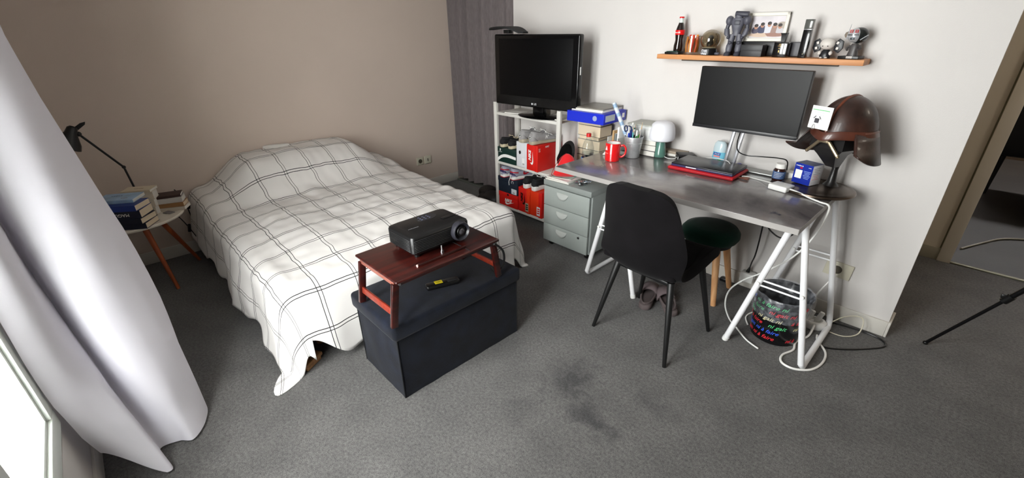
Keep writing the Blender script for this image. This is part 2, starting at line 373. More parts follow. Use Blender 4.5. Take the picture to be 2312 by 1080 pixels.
# outside: white ledge with a rail, brick parapet, red sign
g = G(); g.box((-.8, -.95, .13), (5, .64, .08), .01); struct(g.obj('trim_1', M('ledge_paint', (222, 222, 218), .6)))
g = G()
for z in (.32, .62): g.box((-.8, -1.24, z), (5, .04, .05), .01)
for k in range(9): g.box((-3.1+k*.6, -1.24, .4), (.04, .035, .47), .008)
struct(g.obj('trim_2', wf))
bw = T('brick_parapet', 'red brick parapet outside beyond the white window ledge', 'wall', (-1.6, -2.1, -1.2))
g = G(); g.box((0, -.02, .6), (4.2, .1, 1.2)); g.obj('mortar', M('mortar', (170, 160, 150), .9), bw)
bm_ = M('brick', (92, 34, 24), .9, var=.25, vscale=6); bme = None
for j in range(14):
    for i in range(17):
        g = None
        if bme is None:
            g = G(); g.box((0, 0, 0), (.225, .04, .07), .004, seg=1); o = g.obj('brick', bm_, bw); bme = o.data
        else: o = bpy.data.objects.new('brick', bme); COL.objects.link(o); o.parent = bw
        o.location = (-1.95+i*.24+(.12 if j % 2 else 0), .035+random.uniform(-.003, .003), .05+j*.083)
sg = T('street_sign', 'small red and white sign outside below the window', 'sign', (-1.35, -.78, .172))
g = G(); g.box((0, 0, .06), (.22, .006, .12), .001, mt=RX(-25)); g.obj('board', M('sign_red', (120, 10, 10), .5), sg)
g = G(); g.box((.07, .004, .06), (.06, .006, .1), .001, mt=RX(-25)); g.obj('panel', paper, sg)

# dark furniture in the far room and a cable on its floor
t = T('bench', 'black upholstered bench on thin legs in the dark room beyond the door', 'bench', (.75, 6.3, 0))
g = G(); g.box((0, 0, .62), (1.3, .5, .5), .05); g.obj('seat', blackm, t)
for x in (-.55, -.2, .2, .55):
    g = G(); g.cyl((x, -.2, 0), (x*.97, -.18, .4), .016, .022, 10); g.obj('leg', blackm, t)
g = G(); g.box((0.4, 7.93, .12), (1.6, .02, .24), .004); struct(g.obj('baseboard_far', M('pale_skirt', (170, 150, 130), .6)))
g = G(); g.tube([(.16, 4.35, .006), (.27, 4.6, .006), (.38, 4.8, .007), (.6, 4.95, .006), (.9, 5.0, .006)], .007, smooth=6)
tag(g.obj('floor_cable', M('pale_cable', (170, 165, 150), .5)), 'pale cable lying on the dark room floor past the threshold', 'cable')

# ------------------------------------------------------------------ bed
MH = .43
bed = T('bed', 'double bed with dark base under the chequered duvet, head against the beige wall', 'bed', (0, 0, 0))
g = G(); g.box((-2.88, 1.12, .17), (1.82, 1.36, .12), .02); g.obj('base', M('bed_base', (30, 27, 26), .9), bed)
g = G(); g.box((-2.88, 1.12, .31), (1.80, 1.34, .155), .05, seg=3); g.obj('mattress', M('mattress_cloth', (215, 212, 206), .9), bed)
for x in (-2.1, -3.6):
    for y in (.55, 1.7):
        g = G(); g.cyl((x, y, 0), (x, y, .112), .022, .03, 16); g.obj('leg', M('bed_leg_wood', (168, 118, 76), .5), bed)
g = G(); g.box((-1.955, .44, .03), (.12, .06, .018), .003, rz=R(-60)); g.box((-1.95, .44, .012), (.10, .05, .018), .003, rz=R(-60))
tag(g.obj('wood_block', wood('pale_wood', (150, 108, 70), (178, 132, 88))), 'small brown wooden block on the carpet under the foot of the bed', 'block')
g = G(); g.prism([(0, 0), (.03, .02), (.07, .03), (.16, .01), (.2, -.01), (.16, -.02), (.05, -.02)], .03, TR(-3.835, .93, .672) @ RZ(75), bev=.008)
tag(g.obj('pillowcase', M('pillow_cotton', (222, 218, 212), .9)), 'crumpled beige pillowcase corner showing between duvet and wall', 'pillowcase')

def duvet_mat():
    m = M('duvet_cotton', (232, 229, 226), .9, bump=.25, bscale=500); nt = m.node_tree; L = nt.links; b = nt.nodes['Principled BSDF']
    uv = nt.nodes.new('ShaderNodeUVMap'); uv.uv_map = 'UVMap'; sp = nt.nodes.new('ShaderNodeSeparateXYZ'); L.new(uv.outputs[0], sp.inputs[0])
    def op(o, a, b=None, c=None):
        n = nt.nodes.new('ShaderNodeMath'); n.operation = o
        for i, v in enumerate((a, b, c)):
            if v is None: continue
            if isinstance(v, (int, float)): n.inputs[i].default_value = v
            else: L.new(v, n.inputs[i])
        return n.outputs[0]
    tot = None
    for ax, per, off in ((0, .205, .02), (1, .185, .07)):
        f = op('MULTIPLY', op('FRACT', op('DIVIDE', op('ADD', sp.outputs[ax], 10+off), per)), per)
        for c, w in ((.075, .0023-.0006*ax), (.092, .0021-.0006*ax)):
            l = op('LESS_THAN', op('ABSOLUTE', op('SUBTRACT', f, c)), w)
            tot = l if tot is None else op('MAXIMUM', tot, l)
    mx = nt.nodes.new('ShaderNodeMixRGB'); L.new(tot, mx.inputs[0]); mx.inputs[1].default_value = lin((232, 229, 226))+(1,); mx.inputs[2].default_value = lin((28, 27, 30))+(1,)
    L.new(mx.outputs[0], b.inputs['Base Color'])
    return m
def sst(a, b, x):
    t = max(0, min(1, (x-a)/(b-a))); return t*t*(3-2*t)
def make_duvet():
    x0, x1, ya, yb, ZT = -3.83, -2.03, .46, 1.80, .435     # rectangle before the rounded edge
    RR = .10
    def top(x, y):
        z = ZT
        ex = min(sst(ya-.02, ya+.34, y), sst(yb+.02, yb-.28, y))
        z += .215*(.25+.75*ex)*sst(-3.15, -3.62, x) * (1-.12*sst(1.35, 1.8, y))
        z += .035*sst(0, 1, min(1, min(y-ya, yb-y)/.3))*sst(x1, x1-.4, x)
        n = noise.noise(Vector((x*3.1, y*2.3, 1)))*.016+noise.noise(Vector((x*13, y*4.5, 5)))*.007+noise.noise(Vector((x*9, y*19, 8)))*.0045
        n += abs(noise.noise(Vector((x*6+y*3, y*6-x*2, 3))))*.014
        return z+n
    bm = bmesh.new(); uvl = bm.loops.layers.uv.new('UVMap')
    NX, NY = 120, 96; uvs = {}
    grid = [[None]*(NY+1) for _ in range(NX+1)]
    for i in range(NX+1):
        for j in range(NY+1):
            x = x0+(x1-x0)*i/NX; y = ya+(yb-ya)*j/NY
            wx = noise.noise(Vector((x*11, y*5, 9)))*.008; wy = noise.noise(Vector((x*15, y*4, 2)))*.010
            v = bm.verts.new((x, y, top(x, y))); grid[i][j] = v; uvs[v] = (x+wx, y+wy)
    # outline from head-left along left side, corner, foot, corner, right side
    per = []   # (base point, dir angle, hem length)
    NC = 26
    for i in range(NX+1): per.append((grid[i][0], -PI/2, .42+.03*math.sin(i*.11)+.02*math.sin(i*.3)+.03*sst(90, 120, i)-.06*sst(30, 0, i)))
    for k in range(1, NC):
        a = -PI/2+PI/2*k/NC; q = k/NC
        per.append((grid[NX][0], a, .45+.20*math.exp(-((q-.45)/.2)**2)-.07*math.exp(-((q-.86)/.12)**2)))
    for j in range(NY+1):
        q = j/NY
        per.append((grid[NX][j], 0, .32+.13*sst(.0, .14, q)-.04*sst(.16, .4, q)+.015*math.sin(q*21)+.05*sst(.75, 1, q)))
    for k in range(1, NC):
        a = PI/2*k/NC; q = k/NC
        per.append((grid[NX][NY], a, .41+.13*math.exp(-((q-.5)/.22)**2)))
    for i in range(NX, -1, -1): per.append((grid[i][NY], PI/2, .38+.03*math.sin(i*.13)))
    NS = 26; rows = []
    for pi, (v0, a, Lh) in enumerate(per):
        col = [v0]; bx, by, bz = v0.co; d = Vector((math.cos(a), math.sin(a)))
        for s in range(1, NS+1):
            r = Lh*s/NS
            if r < RR*PI/2:
                th = r/RR; out = RR*math.sin(th); dr = RR*(1-math.cos(th))
            else:
                e = r-RR*PI/2; out = RR+e*.18; dr = RR+e*.982
            z = bz-dr
            w = sst(RR, .4, r)
            side = bx*1.0+by*1.0 if abs(d.x) < .01 or abs(d.y) < .01 else 0
            rip = (math.sin(pi*.095)+.6*math.sin(pi*.17+1)+.25*math.sin(pi*.42))*.014*w+noise.noise(Vector((pi*.07, r*6, 4)))*.02*w
            out += rip
            if z < .006:
                out += (.006-z)*.7; z = .006+.002*math.sin(pi)
            v = bm.verts.new((bx+d.x*out, by+d.y*out, z)); u0 = uvs[v0]
            uvs[v] = (u0[0]+d.x*r, u0[1]+d.y*r); col.append(v)
        rows.append(col)
    for i in range(NX):
        for j in range(NY): bm.faces.new((grid[i][j], grid[i+1][j], grid[i+1][j+1], grid[i][j+1]))
    for a, b in zip(rows, rows[1:]):
        for s in range(NS):
            q = [a[s], b[s], b[s+1], a[s+1]]
            if a[s] is b[s]: q = [a[0], b[1], a[1]]
            try: bm.faces.new(q)
            except ValueError: pass
    # short flap down the wall at the head
    low = [bm.verts.new((x0+.0, v.co.y, max(.3, v.co.z-.22))) for v in grid[0]]
    for j, v in enumerate(low): uvs[v] = (uvs[grid[0][j]][0]-.22, uvs[grid[0][j]][1])
    for j in range(NY): bm.faces.new((grid[0][j], grid[0][j+1], low[j+1], low[j]))
    bmesh.ops.recalc_face_normals(bm, faces=bm.faces)
    for f in bm.faces:
        f.smooth = True
        for l in f.loops: l[uvl].uv = uvs[l.vert]
    me = bpy.data.meshes.new('duvet'); bm.to_mesh(me); bm.free(); me.materials.append(duvet_mat())
    o = bpy.data.objects.new('duvet', me); COL.objects.link(o)
    md = o.modifiers.new('s', 'SOLIDIFY'); md.thickness = .006; md.offset = -1
    return tag(o, 'white duvet with thin black double check lines draped over the bed to the floor', 'duvet')
make_duvet()

# ------------------------------------------------------------------ ottoman, tray table, projector, remote
velvet = M('navy_velvet', (11, 15, 26), .9, sheen=.08, var=.55, vscale=14, bump=.3, bscale=90, spec=.2)
t = T('storage_ottoman', 'dark navy velvet storage ottoman box at the foot of the bed', 'ottoman', (-1.605, 1.01, 0))
def ottobody():
    g = G(); n = 28; rings = []
    hx, hy = .182, .348
    for z in [0, .04, .1, .16, .22, .28, .325]:
        ring = []
        for k in range(n*4):
            s = k//n; q = (k % n)/n
            P = [(-hx, -hy), (hx, -hy), (hx, hy), (-hx, hy)]; a = P[s]; b = P[(s+1) % 4]
            x = a[0]+(b[0]-a[0])*q; y = a[1]+(b[1]-a[1])*q
            bul = .007*math.sin(PI*q)*math.sin(PI*min(1, z/.325))+noise.noise(Vector((x*12, y*12, z*14)))*.004
            nx, ny = [(0, -1), (1, 0), (0, 1), (-1, 0)][s]
            ring.append((x+nx*bul, y+ny*bul, z))
        rings.append(ring)
    return g.loft(rings)
ottobody().obj('body', velvet, t)
g = G(); g.box((0, 0, .362), (.40, .735, .078), .018, seg=3); g.obj('lid', velvet, t, smooth=60)
for x in (-.183, .183):
    for y in (-.349, .349):
        g = G(); g.tube([(x, y, .004), (x, y, .32)], .0028, 6); g.obj('seam', M('navy_piping', (9, 10, 14), .9), t)

mah = wood('mahogany', (30, 9, 8), (62, 18, 13), .28, (30, 3, 30), coat=.3)
mahl = wood('mahogany_bright', (104, 34, 22), (128, 44, 28), .35, (30, 3, 30))
t = T('bed_tray_table', 'mahogany folding bed tray standing on the navy ottoman under the projector', 'tray table', (-1.545, .94, .404), R(1))
g = G(); g.box((0, 0, .215), (.34, .545, .013), .006, seg=3); g.obj('tray_top', mah, t)
for sx in (-1, 1): g = G(); g.box((sx*.145, 0.0, .199), (.012, .5, .02), .002); g.obj('apron', mah, t)
for s in (-1, 1):
    for sx in (-1, 1):
        g = G(); g.box((sx*.135, s*.275, .100), (.018, .03, .198), .003, mt=RX(s*9)); g.obj('leg', mah, t)
        g = G(); g.cyl((sx*.146, s*.25, .197), (sx*.156, s*.25, .197), .005, n=10); g.obj('bolt', steel, t)
    g = G(); g.box((0, s*.262, .199), (.276, .012, .02), .002); g.obj('apron', M('mahogany_side', (120, 70, 58), .4), t)
    g = G(); g.box((0, s*.281, .066), (.252, .01, .028), .002, mt=RX(s*9)); g.obj('crossbar', mahl, t)
g = G(); g.box((.125, -.02, .227), (.014, .25, .012), .003); g.obj('ledge', mah, t)
g = G(); g.box((.0, .1, .2225), (.33, .003, .002)); g.obj('joint', blackm, t)
g = G(); g.cyl((.125, -.147, .227), (.125, -.142, .227), .006, n=12); g.obj('ledge_cap', M('pink_plastic', (210, 170, 160), .5), t)

pj = M('projector_black', (17, 17, 18), .28, bump=.1, bscale=500)
t = T('projector', 'black video projector with a round lens standing on the mahogany bed tray', 'projector', (-1.578, .968, .6265), R(90))
# local: front = -y? the long side runs along x, lens faces -y
t.rotation_euler[2] = R(91)
HX, HY = .152, .102
g = G(); rings = []
def rr(hx, hy, z, c=.02, n=5):
    pts = []
    for (sx, sy, a0) in ((1, -1, -90), (1, 1, 0), (-1, 1, 90), (-1, -1, 180)):
        for k in range(n+1):
            a = R(a0+90*k/n); pts.append((sx*(hx-c)+c*math.cos(a), sy*(hy-c)+c*math.sin(a), z))
    return pts
g.loft([rr(HX-.012, HY-.012, .012), rr(HX, HY, .026), rr(HX, HY, .088), rr(HX-.003, HY-.003, .096), rr(HX-.018, HY-.016, .104, .03)]); g.obj('body', pj, t)
for k in range(8):
    g = G(); z = .032+k*.0072
    g.box((-.035, -HY-.0006, z), (.215, .004, .003), .001, seg=1); g.box((-HX-.0006, 0, z), (.004, .165, .003), .001, seg=1); g.box((HX+.0006, 0, z), (.004, .165, .003), .001, seg=1)
    g.obj('vent_slat', M('projector_rib', (30, 30, 31), .35), t)
lens = G(); lens.lathe([(.0, 0), (.045, 0), (.047, .012), (.043, .026), (.040, .028), (.030, .014), (.0, .014)], (.09, -HY+.004, .062), 32, RX(90)); lens = lens.obj('lens_ring', M('lens_ring', (40, 40, 46), .3), t)
g = G(); g.lathe([(0, 0), (.027, 0), (.022, .008), (.017, .009), (0, .006)], (.09, -HY-.012, .062), 28, RX(90)); g.obj('lens_barrel', black, lens)
g = G(); g.lathe([(.0165, -.001), (.012, .004), (0, .006)], (.09, -HY-.019, .062), 24, RX(90)); g.obj('lens_glass', M('lens_glass', (60, 58, 62), .05, coat=1), lens)
g = G(); g.box((.095, -.02, .105), (.07, .022, .003), .001); g.obj('focus_window', black, t)
g = G(); g.lathe([(0, 0), (.034, 0), (.034, .0015), (0, .0015)], (.02, .045, .104), 24, sx=1.5, sy=1); pad = g.obj('button_pad', M('button_pad', (32, 32, 35), .4), t)
for k in range(9):
    g = G(); g.cyl((-.012+.016*(k % 3)*1.3, .03+.014*(k//3), .105), (-.012+.016*(k % 3)*1.3, .03+.014*(k//3), .1075), .0045, n=10); g.obj('button', M('button_grey', (70, 72, 90), .5), pad)
text('~~~~~~~~', .012, M('print_grey', (120, 120, 124), .5), t, TR(-.09, -.02, .1045) @ RZ(0), ext=.0002)
for (x, y) in ((-.12, -.075), (.12, -.075), (-.12, .075), (.12, .075)):
    g = G(); g.cyl((x, y, 0), (x, y, .014), .012, .014, 12); g.obj('foot', black, t)
g = G(); g.cyl((-1.452, .945, .6262), (-1.452, .945, .638), .008, n=12); g.cyl((-1.452, .945, .638), (-1.453, .945, .662), .0035, n=8)
tag(g.obj('metal_stopper', steel), 'small steel peg standing on the bed tray below the projector lens', 'peg')
t = T('cordless_remote', 'black handheld remote with a yellow sticker lying on the navy ottoman', 'remote', (-1.535, .985, .4035), R(72)); t.scale = (1.08, 1.2, 1.15)
g = G(); g.box((0, 0, .012), (.15, .036, .022), .009, seg=3); g.obj('body', black, t)
g = G(); g.box((.045, 0, .0225), (.05, .026, .004), .0015); g.obj('keypad', M('keypad', (36, 36, 38), .5), t)
g = G(); g.box((-.018, 0, .0235), (.034, .022, .0012)); g.obj('sticker', M('yellow_sticker', (236, 214, 30), .5), t)
text('~~~~', .009, black, t, TR(-.018, 0, .0243), ext=.0002)
g = G(); g.tube([(-1.40, 1.20, .60), (-1.385, 1.235, .56), (-1.395, 1.255, .50), (-1.41, 1.25, .45), (-1.44, 1.24, .412), (-1.50, 1.26, .408)], .0055, 8, smooth=6)
tag(g.obj('black_cable', black), 'black cable hanging from the tray edge down onto the ottoman', 'cable')

# ------------------------------------------------------------------ nightstand corner
t = T('side_table', 'round white side table on three splayed wooden legs by the bed head', 'side table', (-3.485, .02, 0))
g = G(); g.lathe([(0, .452), (.255, .452), (.268, .458), (.27, .466), (.266, .472), (0, .472)], n=48); g.obj('tabletop', M('table_white', (218, 210, 196), .5), t)
lw = wood('leg_wood_orange', (150, 72, 36), (176, 92, 48), .5, (20, 20, 3))
for a, (fx, fy) in enumerate(((.155, .07), (-.0, -.22), (-.145, .235))):
    g = G(); g.cyl((fx*1.25 if a != 1 else fx, fy*1.15, .0), (fx*.45, fy*.45, .452), .010, .018, 14); g.obj('leg', lw, t)
g = G(); g.lathe([(0, .440), (.1, .440), (.1, .452), (0, .452)], n=24); g.obj('leg_plate', M('table_white', (0, 0, 0)), t)
t = T('desk_lamp', 'black articulated desk lamp behind the books on the round side table', 'lamp', (-3.665, .10, .4725))
g = G(); g.lathe([(0, 0), (.07, 0), (.07, .012), (.03, .02), (0, .02)], n=28); g.obj('base', black, t)
JX = [(0, 0, .02), (-.01, -.02, .27), (.0, -.07, .36), (.02, -.16, .505)]
g = G(); g.tube([JX[0], JX[1]], .006); g.obj('lower_arm', black, t)
g = G(); g.tube([JX[1], JX[3]], .0065); g.obj('upper_arm', black, t)
g = G(); g.ball(JX[1], .011, 12); g.ball(JX[3], .015, 12); g.obj('joint', black, t)
g = G(); g.lathe([(.014, .06), (.024, .05), (.028, .02), (.06, -.04), (.066, -.07), (.063, -.07), (.05, -.03), (0, .02)], (.03, -.20, .50), 28, RX(-30)); g.obj('shade', black, t)
g = G(); g.prism([(0, 0), (.05, .035), (.055, .05), (.03, .045), (-.01, .02)], .006, TR(.02, -.165, .52) @ RZ(90) @ RX(90)); g.obj('bracket', black, t)
g = G(); g.tube([(-3.74, .16, .445), (-3.70, .25, .36), (-3.66, .30, .24), (-3.62, .33, .12), (-3.60, .33, .04), (-3.55, .36, .008), (-3.45, .40, .008)], .0035, smooth=6)
sw = tag(g.obj('lamp_cord', black), 'thin black lamp cord with inline switch hanging beside the table', 'cord')
g = G(); g.box((-3.665, .295, .255), (.016, .02, .06), .006, mt=RX(-12)); g.obj('switch', black, sw)
g = G(); g.tube([(-3.83, .30, .50), (-3.80, .33, .44), (-3.79, .34, .30), (-3.75, .36, .12), (-3.68, .38, .02), (-3.6, .42, .008)], .0035, smooth=6)
o = tag(g.obj('socket_cord', black), 'thin black cord with plug running down the wall beside the bed', 'cord')
g = G(); g.box((-3.785, .345, .38), (.025, .03, .05), .006); g.obj('plug', black, o)

def book(name, label, loc, rz, w, d, h, cover, pg=None, group=None, title=None, tcol=None, tsz=.02, trot=0, par=None, tilt=0, soft=False, spine='x-'):
    """lying book: w along local x (spine on -y side), d along y, h thick"""
    t = T(name, label, 'book', loc, rz, group)
    if tilt: t.rotation_euler[0] = R(tilt)
    c = .002 if not soft else .001
    g = G(); g.box((0, 0, c/2), (w, d, c), .0004, seg=1); g.box((0, 0, h-c/2), (w, d, c), .0004, seg=1); g.box((0, -d/2+c/2, h/2), (w, c, h), .0006, seg=1); g.obj('cover', cover, t)
    g = G(); g.box((0, .001, h/2), (w-.006, d-.007, h-2*c)); g.obj('pages', pg or pages, t)
    if title: text(title, tsz, tcol or paper, t, TR(0, -d/2-.0003, h/2) @ FRONT @ RZ(trot))
    return t
navyc = M('navy_cover', (18, 24, 46), .4); bluec = M('blue_cover', (28, 52, 128), .35); pale = M('pale_blue_cover', (150, 180, 208), .4, var=.25, vscale=14)
G3 = 'dark navy thick books stacked on the side table'
zz = .4725
for k, (h, c, lab, ti) in enumerate(((.034, navyc, 'dark navy thick book lowest in the front pile on the side table', None), (.034, navyc, 'dark navy thick book second from the bottom in the side table pile', None),
        (.046, navyc, 'thick navy novel with white MAGUS lettering in the side table pile', 'MAGUS'), (.034, bluec, 'bright blue spined book above the navy novels on the side table', None))):
    book('book', lab, (-3.302+.004*(k % 2), .018-.004*k, zz), R(55+(2, -3, 3, -1)[k]), .20, .135, h, c, title=ti, tsz=.026, trot=180); zz += h+.0006
t = book('book', 'pale blue illustrated paperback lying on top of the side table pile', (-3.36, -.0, zz), R(60), .20, .14, .02, pale, wpages, soft=True)
text('~~~~~', .022, bluec, t, TR(-.02, .02, .0203), ext=.0002); text('~~~~', .016, M('brown_ink', (120, 70, 50)), t, TR(.04, -.03, .0203), ext=.0002)
zb = .4725
for k, (h, lab) in enumerate(((.05, 'thick tan-edged paperback at the bottom behind the navy novels'), (.045, 'cream paperback second from the bottom behind the navy novels'), (.05, 'cream paperback directly under the brown banded one behind the novels'))):
    book('book', lab, (-3.50, .105, zb), R(58+5*k), .15, .09, h, M('cream_cover', (206, 196, 180), .6, var=.2, vscale=20), wpages, soft=True); zb += h+.0006
t = book('book', 'cream paperback with brown bands leaning at the back of the side table pile', (-3.50, .105, zb), R(60), .16, .10, .016, M('cream_cover2', (210, 196, 172), .6), wpages, soft=True, tilt=0)
text('~~~~~~', .016, M('brown_ink', (120, 70, 50)), t, TR(0, 0, .0163), ext=.0002)
zz = .4725
for k, (h, lab) in enumerate(((.02, 'thin pale paperback lowest in the small pile at the table edge'), (.026, 'tan edged paperback in the middle of the small pile at the table edge'), (.032, 'grey white paperback near the top of the small table edge pile'), (.016, 'thin dark edged booklet topmost on the small table edge pile'))):
    book('book', lab, (-3.475-.008*k, .245-.004*k, zz), R(62+4*k), .15, .10, h, M('book_cover%d' % k, ((200, 190, 176), (150, 110, 70), (190, 186, 182), (60, 40, 34))[k], .6), (wpages, pages, wpages, wpages)[k], soft=True); zz += h+.0006
g = G(); g.box((-3.40, .20, .476), (.06, .035, .006), .001, rz=R(30)); tag(g.obj('note_card', M('grey_card', (130, 124, 122), .7)), 'small grey card lying on the side table rim beside the books', 'card')

# ------------------------------------------------------------------ dark curtain, switch plates
def cloth_sheet(plan, zs, hfun=None, n=6):
    """plan(z) -> list of (x, y); rows lofted open"""
    rings = []
    for z in zs:
        pts = catmull([(x, y, 0) for x, y in plan(z)], n)
        rings.append([(p.x, p.y, (hfun(i/(len(pts)-1), z) if hfun else z)) for i, p in enumerate(pts)])
    g = G(); g.loft(rings, cap=False, closed=False); return g
greyc = M('grey_curtain', (112, 104, 104), .95, var=.12, vscale=90, bump=.4, bscale=150, stretch=(1, 1, .25))
def plan(z):
    pts = []
    for k in range(19):
        x = -3.835+k*.0545+.012*math.sin(k*1.9); y = 2.805+(.04 if k % 2 else -.045)*(.75+.25*math.sin(k*2.1))+.008*math.sin(k*.9+z*1.5)
        pts.append((x, y+.0))
    pts[0] = (-3.84, 2.80); pts[-1] = (-2.858, 2.80)
    return pts
tag(cloth_sheet(plan, [.035+.12*i for i in range(21)], n=4).obj('dark_curtain', greyc, smooth=80), 'floor-length dark grey curtain closing the corner niche behind the television', 'curtain')
g = G(); g.box((-3.34, 2.80, .01), (.97, .05, .018), .002); struct(g.obj('trim_3', M('rail_grey', (120, 124, 116), .4, .4)))
g = G()
for (x, y, z, s) in ((-3.12, 2.62, .07, .11), (-2.98, 2.56, .055, .12), (-2.95, 2.66, .09, .09), (-3.06, 2.55, .04, .1)): g.ball((x, y, z), s, 14, (1, .8, .62))
g.obj('dark_bag', M('dark_leather', (20, 16, 16), .5), None)
tag(bpy.data.objects['dark_bag'], 'heap of dark soft bag on the floor between bed and shelf', 'bag')
plate = M('socket_cream', (206, 201, 182), .4)
t = T('power_socket', 'cream wall socket with round recess beside the bed head', 'socket', (XA, 2.335, .297))
g = G(); g.box((.006, 0, 0), (.012, .078, .078), .004, seg=3); g.obj('plate', plate, t)
g = G(); g.lathe([(.021, 0), (.021, .004), (.018, .004), (.018, .0005), (0, .0005)], (.012, 0, 0), 24, RY(90)); g.obj('recess', M('socket_dark', (80, 74, 62), .6), t)
g = G(); g.cyl((.012, 0, .012), (.02, 0, .012), .0025, n=8); g.obj('earth_pin', steel, t)
t = T('aerial_outlet', 'cream wall plate with a dark vertical slot, right of the round socket', 'socket', (XA, 2.425, .297))
g = G(); g.box((.008, 0, 0), (.016, .082, .082), .006, seg=3); g.obj('plate', plate, t)
g = G(); g.box((.0165, 0, .0), (.002, .006, .03), .0005); g.obj('slot', blackm, t)

# ------------------------------------------------------------------ shelf unit with shoes
greyw = M('shelf_paint', (208, 206, 200), .45)
XL, XR, YF, YR = -2.775, -2.095, 2.445, 2.69
t = T('shelf_unit', 'narrow pale grey metal shelf unit carrying the television and shoe boxes', 'shelf', (0, 0, 0))
for x in (XL, XR):
    for y, zt in ((YF, .972), (YR, .955)):
        g = G(); g.box((x, y, zt/2), (.034, .024, zt), .002); g.obj('post', greyw, t)
for z in (.105, .49, .897):
    g = G(); g.box(((XL+XR)/2, (YF+YR)/2+.0, z-.012), (XR-XL-.035, YR-YF+.02, .022), .002); g.obj('shelf_board', greyw, t)
MZ, LZ, TZ = .490, .105, .897
red = M('shoebox_red', (206, 26, 18), .45); redo = M('shoebox_orange', (222, 52, 18), .45); green = M('shoebox_green', (12, 44, 38), .5)
navb = M('shoebox_navy', (26, 36, 50), .5); whb = M('shoebox_white', (214, 216, 220), .4)
def sbox(label, x0, x1, z, h, col, y0=2.43, dd=.27, lid=.04, upright=False, lidcol=None):
    t = T('shoe_box', label, 'shoe box', ((x0+x1)/2, y0+dd/2, z)); w = x1-x0
    if upright:
        g = G(); g.box((-.002, .001, h/2), (w-.006, dd-.006, h-.004), .001); g.obj('body', col, t)
        g = G(); g.box((w/2-lid/2+.0, 0, h/2), (lid, dd, h), .0015); g.obj('lid', lidcol or col, t)
    else:
        g = G(); g.box((0, 0, (h-.003)/2), (w-.006, dd-.006, h-.003), .001); g.obj('body', col, t)
        g = G(); g.box((0, 0, h-lid/2), (w, dd, lid), .0015); g.obj('lid', lidcol or col, t)
    return t, w, dd
t, w, d = sbox('dark green shoe box with a white curved band on the middle shelf', -2.752, -2.532, MZ, .125, green)
g = G(); P = catmull([(-.11, .03, 0), (-.06, .062, 0), (0, .075, 0), (.11, .068, 0)], 6); Q = catmull([(.11, .045, 0), (0, .05, 0), (-.06, .036, 0), (-.11, .0, 0)], 6)
g.prism([(p.x, p.y) for p in P+Q], .0008, TR(0, -d/2-.0002, .0) @ FRONT); g.obj('white_band', white, t)
text('8', .028, white, t, TR(-.075, -d/2-.001, .103) @ FRONT, bold=.0008); text('new balance', .008, white, t, TR(-.075, -d/2-.001, .087) @ FRONT)
t, w, d = sbox('white shoe box standing on its side next to the green box', -2.528, -2.402, MZ, .205, whb, upright=True, lid=.03)
g = G(); g.lathe([(0, 0), (.011, 0), (.011, .0008), (0, .0008)], (-.02, -d/2, .12), 16, RX(90), sy=1.3); g.obj('round_logo', black, t)
g = G(); g.box((.02, -d/2-.0004, .05), (.03, .001, .06)); lb = g.obj('size_label', M('label_grey', (230, 230, 230), .6), t)
for k in range(6):
    g = G(); g.box((.012+.0035*k, -d/2-.0011, .03), (.0014, .0006, .012)); g.obj('bar', black, lb)
t, w, d = sbox('glossy red shoe box standing on its side at the right of the middle shelf', -2.398, -2.275, MZ, .205, red, y0=2.415, upright=True, lid=.032)
text('NIKE', .036, white, t, TR(-.022, -d/2-.0008, .12) @ FRONT @ RZ(90), shear=.25, bold=.0012)
swoosh(.10, white, t, TR(.010, -d/2-.0006, .10) @ FRONT @ RZ(72))
text('AIR', .02, white, t, TR(w/2+.0008, .10, .175) @ RIGHT, shear=.2, bold=.0006); text('NIKE', .02, white, t, TR(w/2+.0008, -.03, .185) @ RIGHT, shear=.2)
for zz_, ww in ((.16, .02), (.15, .014), (.14, .018)):
    g = G(); g.box((w/2+.0006, -.115, zz_+.02), (.0008, ww, .003)); g.obj('print_line', white, t)
t, w, d = sbox('red shoe box with white lettering lowest in the left stack of the bottom shelf', -2.752, -2.515, LZ, .122, red)
text('NIKE', .038, white, t, TR(-.0, -d/2-.0008, .055) @ FRONT, shear=.25, bold=.0014); swoosh(.11, white, t, TR(.02, -d/2-.0006, .034) @ FRONT)
g = G(); g.lathe([(0, 0), (.012, 0), (.012, .0008), (0, .0008)], (0, -d/2-.0004, .108), 16, RX(90), sy=.8); g.obj('finger_hole', blackm, t)
t, w, d = sbox('dark navy shoe box stacked on the left red box of the bottom shelf', -2.757, -2.515, LZ+.1225, .135, navb)
g = G(); g.box((.078, -d/2-.0006, .03), (.062, .001, .045)); lb = g.obj('size_label', whb, t)
for k in range(5):
    g = G(); g.box((.066+.005*k, -d/2-.0014, .02), (.0022, .0006, .012)); g.obj('bar', black, lb)
g = G(); g.tube([(.06+.012*math.cos(a*PI/8), -d/2-.0004, .108+.012*math.sin(a*PI/8)) for a in range(-2, 11)], .0016, 5); g.obj('logo_ring', white, t)
